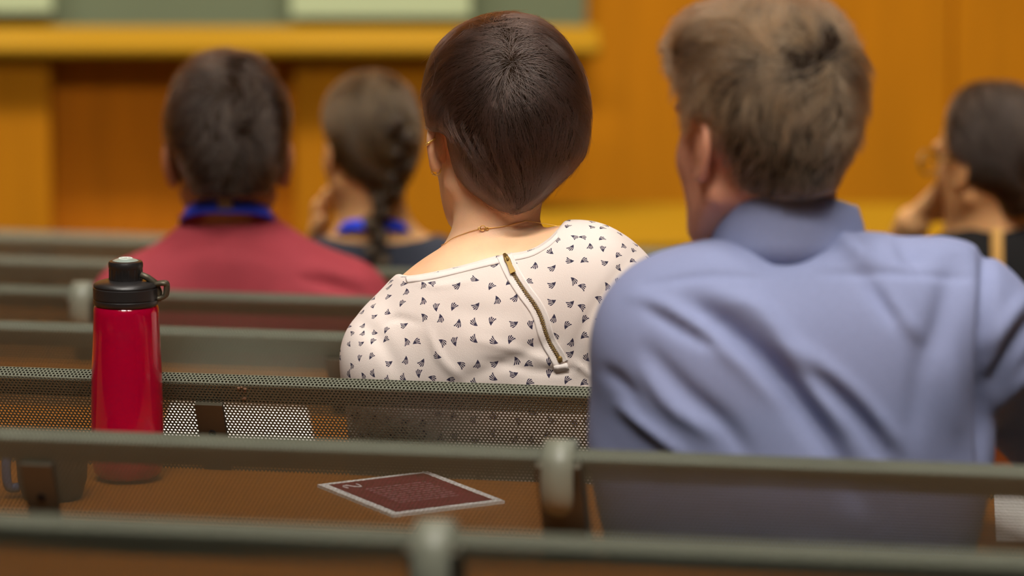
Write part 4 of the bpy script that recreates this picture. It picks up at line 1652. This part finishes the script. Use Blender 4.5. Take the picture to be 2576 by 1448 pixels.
def man_maroon():
    X0 = -.43
    Yl = ROW_Y[4] - SL * X0
    Y = Yl + .17
    hip = on_row(4, X0) + EN * .17 + np.array([0, 0, .555])
    root = person('short-haired person in maroon shirt with blue lanyard seen from behind', hip)
    hd = Head(Q(574, 402, Y + .01), math.radians(2), 1.03, pitch=math.radians(-4), ears=(1, 1), flare=.55, ear=1.05)
    shL = Q(352, 792, Y); shR = Q(862, 792, Y)
    elb = [Q(318, 1030, Y + .10), Q(905, 1030, Y + .10)]
    wr = [Q(480, 985, Y + .36), Q(700, 985, Y + .36)]
    hands = hand_prims(wr[0], EN * .7 + np.array([.7, 0, 0]), (0, 0, -1), 1, .4, -1) + hand_prims(wr[1], EN * .7 + np.array([-.7, 0, 0]), (0, 0, -1), 1, .4, 1)

    def torso(P):
        d = ell(P, Q(600, 930, Y + .01), (.18, .115, .175))
        d = smin(d, cap_(P, shL, shR, .068, .068), .05)
        d = smin(d, cap_(P, Q(570, 640, Y), Q(380, 770, Y), .064, .064), .06)
        d = smin(d, cap_(P, Q(590, 640, Y), Q(830, 770, Y), .064, .064), .06)
        d = smin(d, ell(P, Q(600, 1120, Y + .01), (.17, .12, .22)), .06)
        return d

    def arms(P, o=0):
        d = cap_(P, shL, elb[0], .056 + o, .046 + o)
        return np.minimum(d, cap_(P, shR, elb[1], .056 + o, .046 + o))

    def body(P):
        d = hd.sdf(P)
        d = smin(d, cap_(P, hd.wor((0, -.022, -.045)), Q(574, 620, Y + .01), .055, .060), .025)
        d = smin(d, smin(torso(P) + .020, arms(P, -.008), .03), .03)
        for i in (0, 1):
            d = smin(d, cap_(P, elb[i], wr[i], .042, .028), .02)
        for a, b, r0, r1 in hands:
            d = smin(d, cap_(P, a, b, r0, r1), .006)
        return d
    lo = np.array([Q(190, 800, Y)[0] - .03, Y - .2, Q(500, 1250, Y)[2]]); hi = np.array([Q(1010, 800, Y)[0] + .05, Y + .62, Q(500, 90, Y)[2] + .05])
    V, F = surface_nets(body, lo, hi, .0075)
    VV, FF = join([(V, F)] + hd.ear_meshes())
    obj('body', mesh_np('body', VV, FF), root, M['skin_d'])
    hd.eyes(root)

    def shirt(P):
        d = smin(torso(P) - .004, arms(P, .008), .03)
        nk = cap_(P, Q(574, 440, Y + .015), Q(574, 540, Y + .02), .060, .062)
        d = smax(d, -nk, .006)
        d = smax(d, -(P[..., 2] - (hip[2] - .07)), .004)
        return d
    V, F = surface_nets(shirt, lo, hi, .0075)
    px, py = proj(V); g = grad(shirt, V)
    V = V + g * fold_field(px, py, [([(760, 700), (840, 715), (920, 745)], 12, -.010), ([(480, 570), (575, 548), (680, 572)], 14, -.003), ([(420, 640), (560, 620), (720, 650)], 20, -.003), ([(780, 660), (850, 690), (930, 710)], 14, .006)])[:, None]
    sh = obj('shirt', mesh_np('shirt', V, F), root, M['maroon_cloth'])
    mb = MB()
    cn = Q(574, 526, Y + .015)
    ring = [cn + np.array([.068 * math.cos(a), .068 * math.sin(a) * 1.05, -.022 * max(0, math.sin(a)) - .012 * math.cos(a) ** 2]) for a in np.linspace(0, 2 * math.pi, 40, endpoint=False)]
    mb.tube(ring, .006, 8, closed=True)
    mb.build('neckband', M['maroon_cloth'], sh, True)
    lanyard(root, Q(574, 496, Y + .01), .067, .088, .034, .019)

    poly = spline([(575, 127), (640, 136), (680, 165), (708, 215), (724, 270), (722, 330), (714, 380), (700, 430), (680, 470), (660, 488), (575, 496), (490, 486), (466, 440), (446, 395), (424, 360), (417, 300), (419, 240), (440, 190), (480, 150), (520, 132), (575, 127)], 4)

    def hairv(P):
        pl = hd.loc(P)
        d = ell(pl, (0, -.014, .046), (.092, .112, .118))
        d = smin(d, cap_(pl, (0, -.07, .0), (0, -.058, -.06), .05, .045), .03)
        x, y = proj(P)
        d = smax(d, poly_sdf(x, y, poly) / 1687.0, .012)
        d = smax(d, -smax(-(pl[..., 1] - .03), (pl[..., 2] - .06), .02), .01)
        return d
    c = hd.o
    V, F = surface_nets(hairv, c - np.array([.17, .17, .16]), c + np.array([.17, .17, .2]), .006)
    V = V + noise3(V, 70, 5) * .002
    oh = obj('hair', mesh_np('hair', V, F), root, M['hair_dark'])
    whorl = hit(surf_bvh(V, F), 590, 200)

    def flow(P):
        aw = P - whorl
        r = np.linalg.norm(aw, axis=1, keepdims=True)
        return aw / (r + .004) * .6 + np.array([0, 0, -.5])
    roots = tri_area_sample(V, F, 8000, lambda c_: (hd.loc(c_)[:, 1] < .08).astype(float))
    _, ry = proj(roots)
    L = np.interp(ry, [120, 300, 480], [.03, .024, .012])
    st = grow(hairv, roots, flow, L, 6, lambda t: .0005 + .009 * t, .3, 45, 1.0, 33)
    hair_curves('hair_strands', st, .0003, oh, M['hair_k'])
    seated_legs(root, hip, 4)
    reparent_keep(root)


# ================================================================== woman with the braid (row 5)
def woman_braid():
    X0 = -.235
    Y = ROW_Y[5] - SL * X0 + .17
    hip = on_row(5, X0) + EN * .17 + np.array([0, 0, .555])
    root = person('person with long braid, blue lanyard and navy top resting chin on hand', hip)
    hd = Head(Q(930, 382, Y), math.radians(26), .95, pitch=math.radians(-4), ears=(1, 1), flare=.35)
    shL = Q(838, 705, Y); shR = Q(1082, 700, Y)
    elbL = Q(790, 860, Y + .30); wrL = Q(800, 622, Y + .17)
    elbR = Q(1140, 900, Y + .08); wrR = Q(1010, 880, Y + .34)
    handL = hand_prims(wrL, (.12, -.10, 1), (.9, -.3, .1), .92, 1.0, 1)
    handR = hand_prims(wrR, EN * .7 + np.array([-.7, 0, 0]), (0, 0, -1), .9, .4, 1)

    def torso(P):
        d = ell(P, Q(950, 850, Y + .01), (.155, .10, .15))
        d = smin(d, cap_(P, shL, shR, .056, .056), .05)
        d = smin(d, cap_(P, Q(935, 610, Y), Q(850, 690, Y), .050, .052), .05)
        d = smin(d, cap_(P, Q(955, 610, Y), Q(1070, 690, Y), .050, .052), .05)
        d = smin(d, ell(P, Q(950, 1020, Y + .01), (.15, .11, .2)), .06)
        return d

    def arms(P, o=0):
        return np.minimum(cap_(P, shL, elbL, .048 + o, .040 + o), cap_(P, shR, elbR, .048 + o, .040 + o))

    def body(P):
        d = hd.sdf(P)
        d = smin(d, cap_(P, hd.wor((0, -.022, -.045)), Q(940, 600, Y), .048, .052), .025)
        d = smin(d, smin(torso(P) + .004, arms(P, -.004), .03), .035)
        d = smin(d, cap_(P, elbL, wrL, .040, .026), .02)
        d = smin(d, cap_(P, elbR, wrR, .040, .026), .02)
        for a, b, r0, r1 in handL + handR:
            d = smin(d, cap_(P, a, b, r0, r1), .006)
        return d
    lo = np.array([Q(720, 700, Y)[0], Y - .2, Q(900, 1130, Y)[2]]); hi = np.array([Q(1190, 700, Y)[0], Y + .62, Q(900, 120, Y)[2] + .05])
    V, F = surface_nets(body, lo, hi, .0065)
    VV, FF = join([(V, F)] + hd.ear_meshes())
    obj('body', mesh_np('body', VV, FF), root, M['skin_p'])
    hd.eyes(root)

    def top(P):
        d = smin(torso(P) - .004, arms(P, .004), .03)
        x, y = proj(P)
        nl = np.interp(x, [800, 860, 940, 1000, 1060, 1120], [590, 604, 614, 612, 602, 580])
        d = smax(d, (nl - y) / 1532, .004)
        d = smax(d, -(P[..., 2] - (hip[2] - .07)), .004)
        return d
    V, F = surface_nets(top, lo, hi, .0075)
    obj('top', mesh_np('top', V, F), root, M['navy_cloth'])
    lanyard(root, Q(942, 548, Y), .062, .068, .026, .017, False)

    poly = spline([(930, 168), (985, 180), (1030, 220), (1056, 280), (1064, 340), (1056, 400), (1040, 450), (1010, 495), (985, 520), (930, 525), (905, 505), (880, 460), (856, 420), (836, 380), (820, 340), (810, 290), (816, 235), (842, 200), (880, 178), (930, 168)], 4)

    def hairv(P):
        pl = hd.loc(P)
        d = ell(pl, (0, -.016, .040), (.088, .114, .104))
        d = smin(d, cap_(pl, (0, -.07, .0), (0, -.07, -.09), .045, .024), .03)
        x, y = proj(P)
        d = smax(d, poly_sdf(x, y, poly) / 1532.0, .012)
        d = smax(d, -smax(-(pl[..., 1] - .03), (pl[..., 2] - .06), .02), .01)
        return d
    c = hd.o
    V, F = surface_nets(hairv, c - np.array([.17, .17, .17]), c + np.array([.17, .17, .19]), .006)
    bv = surf_bvh(V, F)
    oh = obj('hair', mesh_np('hair', V, F), root, M['hair_dark'])
    # braid: crossing strands down the back of the head and on down the back
    path = spline([(1000, 300), (1012, 360), (1008, 420), (985, 475), (955, 520), (945, 560), (946, 610), (952, 660), (956, 715)], 8)
    seg = np.concatenate([[0], np.cumsum(np.linalg.norm(np.diff(path, axis=0), axis=1))])
    mb = MB()
    lobes = []
    nl = 13
    for i in range(nl):
        q = (i + .5) / nl
        s_ = q * seg[-1]
        x = np.interp(s_, seg, path[:, 0]); y = np.interp(s_, seg, path[:, 1])
        wd = 40 - 16 * q
        ydep = None
        h = hit(bv, x, min(y, 500))
        yd = (h[1] if h is not None else Y - .1)
        if y > 500: yd = Y - .085 - .02 * max(0, (y - 500) / 200) + .0
        sd = 1 if i % 2 else -1
        a = Q(x + sd * wd * .85, y - 22, yd + .004); b = Q(x - sd * wd * .35, y + 24, yd - .008)
        lobes.append((a, b, (.017 - .006 * q)))
        mb.tube([a + (b - a) * t for t in np.linspace(0, 1, 7)], [(.017 - .006 * q) * math.sin(math.pi * (.12 + .80 * t)) for t in np.linspace(0, 1, 7)], 10)
    mb.build('braid', M['hair_dark'], oh, True)

    def braidf(P):
        d = np.full(len(P), 1.0, np.float32)
        for a, b, r in lobes:
            d = np.minimum(d, cap_(P, a, b, r * .6, r * .8))
        return d
    # strands swept back towards the braid
    tgt = Q(990, 470, Y - .11)

    def flow(P):
        t = tgt - P
        return t / np.linalg.norm(t, axis=1, keepdims=True)
    roots = tri_area_sample(V, F, 6000, lambda c_: (hd.loc(c_)[:, 1] < .08).astype(float))
    st = grow(hairv, roots, flow, rng.uniform(.03, .06, len(roots)), 7, lambda t: .0008 + .003 * t, .12, 40, .3, 41)
    bs = []
    for a, b, r in lobes:
        ax = (b - a) / np.linalg.norm(b - a)
        s1 = np.cross(ax, [0, 1, 0]); s1 /= np.linalg.norm(s1); s2 = np.cross(ax, s1)
        th = rng.uniform(0, 6.28, 90)
        t = np.linspace(0.02, .98, 7)
        rr = r * np.sin(np.pi * (.12 + .80 * t)) * 1.03
        p = a + (b - a) * t[:, None]
        bs.append(p[None] + rr[None, :, None] * (np.cos(th)[:, None, None] * s1 + np.sin(th)[:, None, None] * s2))
    st = np.concatenate([st] + bs)
    hair_curves('hair_strands', st, .0003, oh, M['hair_b'])
    seated_legs(root, hip, 5)
    reparent_keep(root)


# ================================================================== woman at the right edge (row 5)
def woman_right():
    X0 = .775
    Y = ROW_Y[5] - SL * X0 + .17
    hip = on_row(5, X0) + EN * .17 + np.array([0, 0, .555])
    root = person('dark-haired person in black top and glasses propping chin on hand', hip)
    hd = Head(Q(2496, 408, Y), math.radians(44), .98, pitch=math.radians(-6), ears=(1, 1), flare=.3)
    shL = Q(2420, 690, Y + .02); shR = Q(2690, 690, Y - .02)
    elbL = Q(2230, 760, Y + .26); wrL = Q(2296, 560, Y + .12)
    elbR = Q(2730, 960, Y + .08); wrR = Q(2600, 900, Y + .34)
    handL = hand_prims(wrL, (.62, -.12, .62), (.45, -.55, -.55), .98, .75, -1)
    handR = hand_prims(wrR, EN * .7 + np.array([-.7, 0, 0]), (0, 0, -1), .9, .4, 1)

    def torso(P):
        d = ell(P, Q(2560, 860, Y + .01), (.16, .105, .16))
        d = smin(d, cap_(P, shL, shR, .062, .062), .05)
        d = smin(d, cap_(P, Q(2530, 620, Y), Q(2440, 690, Y), .06, .056), .05)
        d = smin(d, cap_(P, Q(2560, 600, Y), Q(2680, 690, Y), .06, .056), .05)
        d = smin(d, ell(P, Q(2560, 1020, Y + .01), (.155, .11, .2)), .06)
        return d

    def arms(P, o=0):
        return np.minimum(cap_(P, shL, elbL, .048 + o, .042 + o), cap_(P, shR, elbR, .048 + o, .042 + o))

    def body(P):
        d = hd.sdf(P)
        d = smin(d, cap_(P, hd.wor((0, -.022, -.045)), Q(2540, 620, Y), .05, .056), .025)
        d = smin(d, smin(torso(P) + .004, arms(P, -.004), .03), .035)
        d = smin(d, cap_(P, elbL, wrL, .042, .028), .02)
        d = smin(d, cap_(P, elbR, wrR, .042, .028), .02)
        for a, b, r0, r1 in handL + handR:
            d = smin(d, cap_(P, a, b, r0, r1), .006)
        return d
    lo = np.array([Q(2130, 700, Y)[0], Y - .22, Q(2500, 1130, Y)[2]]); hi = np.array([Q(2800, 700, Y)[0], Y + .62, Q(2500, 130, Y)[2] + .05])
    V, F = surface_nets(body, lo, hi, .0068)
    VV, FF = join([(V, F)] + hd.ear_meshes())
    obj('body', mesh_np('body', VV, FF), root, M['skin_p'])
    hd.eyes(root)

    def top(P):
        d = smin(torso(P) - .004, arms(P, .005), .03)
        nk = cap_(P, Q(2520, 430, Y), Q(2536, 540, Y), .056, .060)
        d = smax(d, -nk, .006)
        d = smax(d, -(P[..., 2] - (hip[2] - .07)), .004)
        return d
    V, F = surface_nets(top, lo, hi, .0078)
    tp = obj('top', mesh_np('top', V, F), root, M['black_cloth'])
    bv = surf_bvh(V, F)
    sv, sf = drape_strip(bv, [(2496, y) for y in range(578, 800, 12)], [(2524, y) for y in range(578, 800, 12)], .003, 4)
    o = obj('shoulder_strap', mesh('shoulder_strap', sv, sf), root, M['tan']); solid(o, .003)
    # glasses
    mb = MB()
    for sx in (-1, 1):
        c = np.array([sx * .034, .112, .004])
        mb.tube([hd.wor(c + np.array([.025 * math.cos(a), -.006 * abs(math.cos(a)), .019 * math.sin(a)])) for a in np.linspace(0, 2 * math.pi, 24, endpoint=False)], .0024, 6, closed=True)
        mb.tube([hd.wor(p) for p in ((sx * .058, .104, .008), (sx * .076, .06, .012), (sx * .080, .012, .012))], .0020, 6)
    mb.tube([hd.wor(p) for p in ((-.009, .112, .006), (0, .116, .008), (.009, .112, .006))], .002, 6)
    mb.build('glasses', M['glasses'], root, True)

    poly = spline([(2480, 205), (2560, 212), (2620, 250), (2655, 310), (2660, 390), (2640, 460), (2600, 520), (2560, 545), (2510, 545), (2478, 520), (2450, 480), (2424, 430), (2404, 398), (2386, 380), (2380, 330), (2386, 280), (2408, 236), (2440, 212), (2480, 205)], 4)

    def hairv(P):
        pl = hd.loc(P)
        d = ell(pl, (0, -.016, .040), (.090, .118, .104))
        d = smin(d, cap_(pl, (0, -.08, .0), (0, -.075, -.07), .055, .045), .03)
        x, y = proj(P)
        d = smax(d, poly_sdf(x, y, poly) / 1560.0, .012)
        d = smax(d, -smax(-(pl[..., 1] - .03), (pl[..., 2] - .06), .02), .01)
        return d
    c = hd.o
    V, F = surface_nets(hairv, c - np.array([.18, .18, .17]), c + np.array([.18, .18, .19]), .0065)
    oh = obj('hair', mesh_np('hair', V, F), root, M['hair_dark'])
    tgt = Q(2580, 480, Y - .12)

    def flow(P):
        t = tgt - P
        return t / np.linalg.norm(t, axis=1, keepdims=True)
    roots = tri_area_sample(V, F, 6000, lambda c_: (hd.loc(c_)[:, 1] < .08).astype(float))
    st = grow(hairv, roots, flow, rng.uniform(.03, .06, len(roots)), 7, lambda t: .0008 + .003 * t, .12, 40, .3, 42)
    hair_curves('hair_strands', st, .0003, oh, M['hair_k'])
    seated_legs(root, hip, 5)
    reparent_keep(root)


woman_blouse()
man_blue()
man_maroon()
woman_braid()
woman_right()

# ------------------------------------------------------------------ things on the desks
H_DC = ROW_H[2] + DESK_DROP          # desk behind the third row, its height below the camera


def bottle():
    c = QH(322, 1205, H_DC)
    t = thing('water_bottle', 'red translucent water bottle with black lid standing on the desk', 'bottle', tuple(c), math.radians(-8))
    s = 1.015 / 2243.0
    Z = lambda px: px * s               # picture rows above the base centre
    zl, zc, zd, zt = Z(446), Z(490), Z(502), Z(552)
    body = [(.0005, .004), (.026, .003), (.0335, .004), (.0385, .010), (.0402, .020), (.0407, .05), (.0406, .085), (.0400, .115), (.0388, .145), (.0376, .170), (.0370, zl - .010), (.0362, zl - .004), (.0335, zl - .001), (.032, zl + .002)]
    inner = [(max(.0004, r - .0022), z + (.002 if z < .01 else 0)) for r, z in body][::-1]
    mb = MB(); mb.lathe(body + inner, 64)
    mb.build('body', M['red'], t, True)
    mb = MB()
    lid = [(.0335, zl - .003), (.0362, zl - .001), (.0369, zl + .001), (.0369, zl + .0042), (.0362, zl + .0048), (.0362, zl + .0056), (.0369, zl + .0062), (.0369, zc - .0022), (.0360, zc - .0016), (.0360, zc - .0006), (.0366, zc), (.0362, zc + .0016), (.033, zc + .0040), (.026, zd + .0004), (.020, zd + .0014), (.012, zd + .0014), (.0004, zd + .0014)]
    mb.lathe(lid, 56)
    mb.build('lid', M['black_plastic'], t, auto=40)
    mb = MB()
    prof = [(.0188, zd), (.0188, zt - .008), (.0195, zt - .007), (.0196, zt - .003), (.0186, zt - .0006), (.0160, zt + .0004), (.0150, zt + .0004), (.0148, zt - .0002), (.0004, zt - .0002)]
    mb.lathe(prof, 48)
    for i in range(16):
        a = 2 * math.pi * i / 16
        mb.tube([(.0188 * math.cos(a), .0188 * math.sin(a), zd + .002), (.0188 * math.cos(a), .0188 * math.sin(a), zt - .009)], .0006, 6)
    sp = mb.build('spout_cap', M['black_plastic'], t, auto=40)
    dome = lambda r: zt + .0036 * (1 - (r / .0150) ** 2)
    mb = MB(); mb.lathe([(.0148, zt - .0004)] + [(r, dome(r)) for r in (.0147, .0128, .0104, .008, .0055, .003, .0004)], 40)
    mb.build('cap_disc', M['grey_disc'], sp, True)
    z1 = zc - .003
    zt = zt + .0022
    mb = MB()
    mb.tube([(.0075 * math.cos(a), .0075 * math.sin(a), zt + .0006) for a in np.linspace(0, 2 * math.pi, 24, endpoint=False)], .0006, 6, closed=True)
    mb.tube([(-.003, -.002, zt + .0014), (-.001, .003, zt + .0012), (.002, .002, zt + .0012), (.003, -.002, zt + .0012)], .0005, 6)
    mb.build('cap_emblem', M['white_mark'], sp, True)
    # swivel tether with its loop at the right side
    mb = MB()
    mb.tube([(.018, -.006, z1 + .017), (.026, -.004, z1 + .013), (.034, 0, z1 + .006), (.037, .001, z1 - .004), (.0365, .001, z1 - .014)], [.0034, .0038, .0042, .0044, .004], 8)
    lp = [(.034, -.004, z1 + .0055), (.044, -.006, z1 + .007), (.0468, -.004, z1 + .0045), (.0455, -.003, z1 - .007), (.041, -.002, z1 - .010), (.036, -.002, z1 - .011)]
    mb.tube(spline(lp, 4), .0028, 8)
    mb.tube([(p[0], p[1] + .008, p[2]) for p in spline(lp, 4)], .0028, 8)
    for q in (0, 1, 2, 3):
        p = spline(lp, 4)[4 + q * 4]
        mb.tube([p, (p[0], p[1] + .008, p[2])], .0022, 8)
    mb.build('tether_loop', M['post'], t, True)
    reparent = None


bottle()


# booklet: maroon cover with white border
def booklet():
    c = [QH(x, y, H_DC - .0015) for x, y in ((805, 1221), (1068, 1189), (1277, 1262), (980, 1299))]
    cen = sum(c) / 4
    u = ((c[1] - c[0]) + (c[2] - c[3])) / 2; v = ((c[3] - c[0]) + (c[2] - c[1])) / 2
    t = thing('booklet', 'maroon booklet with white border lying on the desk, seen through the bench mesh', 'booklet', tuple(cen))

    def P(a, b, h): return tuple(u * a + v * b + np.array([0, 0, h]))

    def slab(a0, a1, b0, b1, h0, h1):
        vv = [P(a, b, h) for a in (a0, a1) for b in (b0, b1) for h in (h0, h1)]
        return vv, [(0, 1, 3, 2), (4, 6, 7, 5), (0, 4, 5, 1), (2, 3, 7, 6), (0, 2, 6, 4), (1, 5, 7, 3)]
    mb = MB(); mb.add(*slab(-.5, .5, -.5, .5, -.0015, .0020)); mb.build('pages', M['paper'], t)
    mar = material('maroon_cover', rgb(122, 28, 46), .55)
    mb = MB(); mb.add(*slab(-.43, .43, -.445, .445, .0020, .0024)); mb.build('cover_panel', mar, t)
    pr = material('pale_print', rgb(176, 120, 130), .7)
    mb = MB()
    for r in range(9):
        b = -.22 + .055 * r
        a = -.26
        while a < .28:
            L = random.uniform(.03, .08)
            mb.add(*slab(a, min(a + L, .30), b, b + .018, .0024, .0026)); a += L + .016
    mb.build('cover_text', pr, t)['kind'] = 'stuff'
    # the figure 2 near the left corner
    mb = MB()
    pts = [(-.30, -.345), (-.315, -.375), (-.345, -.375), (-.36, -.35), (-.345, -.325), (-.27, -.375 + .0), (-.25, -.375), (-.25, -.31)]
    pts2 = spline([(-.385, -.30), (-.40, -.335), (-.385, -.37), (-.35, -.37), (-.33, -.33), (-.30, -.30), (-.265, -.30), (-.265, -.375)], 5)
    mb.tube([P(a + .02, b + .02, .0030) for a, b in pts2], .0010, 6)
    mb.build('cover_figure', material('white_print', rgb(222, 206, 206), .7), t, True)


booklet()


def sheet(k, px, name, label, Hh, z=.0012, parent=None):
    c = [QH(x, y, Hh) for x, y in px]
    cen = sum(c) / 4
    vv = [p - cen + np.array([0, 0, .0004]) for p in c] + [p - cen + np.array([0, 0, z]) for p in c]
    mb = MB(); mb.add(vv, [(0, 3, 2, 1), (4, 5, 6, 7), (0, 1, 5, 4), (1, 2, 6, 5), (2, 3, 7, 6), (3, 0, 4, 7)])
    o = mb.build(name, M['paper']); o.location = tuple(cen)
    tag(o, label, 'paper')
    return o


H_DD = ROW_H[3] + DESK_DROP
sheet(3, [(430, 1012), (772, 1026), (792, 1116), (402, 1104)], 'paper_sheet', 'white paper sheet on the desk beyond the bottle, seen through bench mesh', H_DD)
sheet(2, [(2500, 1238), (2760, 1250), (2780, 1372), (2506, 1362)], 'paper_sheet', 'white paper sheet on the desk beside the man in the blue shirt', H_DC)


def mug():
    c = QH(132, 1252, H_DC)
    t = thing('mug', 'dark mug with blue grey handle on the desk left of the red bottle', 'mug', tuple(c))
    mb = MB()
    pr = [(.0005, .0), (.030, .0), (.0335, .004), (.0385, .022), (.0400, .045), (.0400, .060), (.0385, .0605), (.0375, .059), (.0368, .045), (.033, .012), (.0005, .008)]
    mb.lathe(pr, 40)
    mb.build('body', M['mug'], t, True)
    mb = MB()
    mb.tube(spline([(-.037, 0, .052), (-.046, -.004, .052), (-.0500, -.006, .042), (-.0500, -.006, .024), (-.047, -.004, .013), (-.037, 0, .012)], 5), .0055, 10)
    mb.build('handle', M['mug_handle'], t, True)


mug()
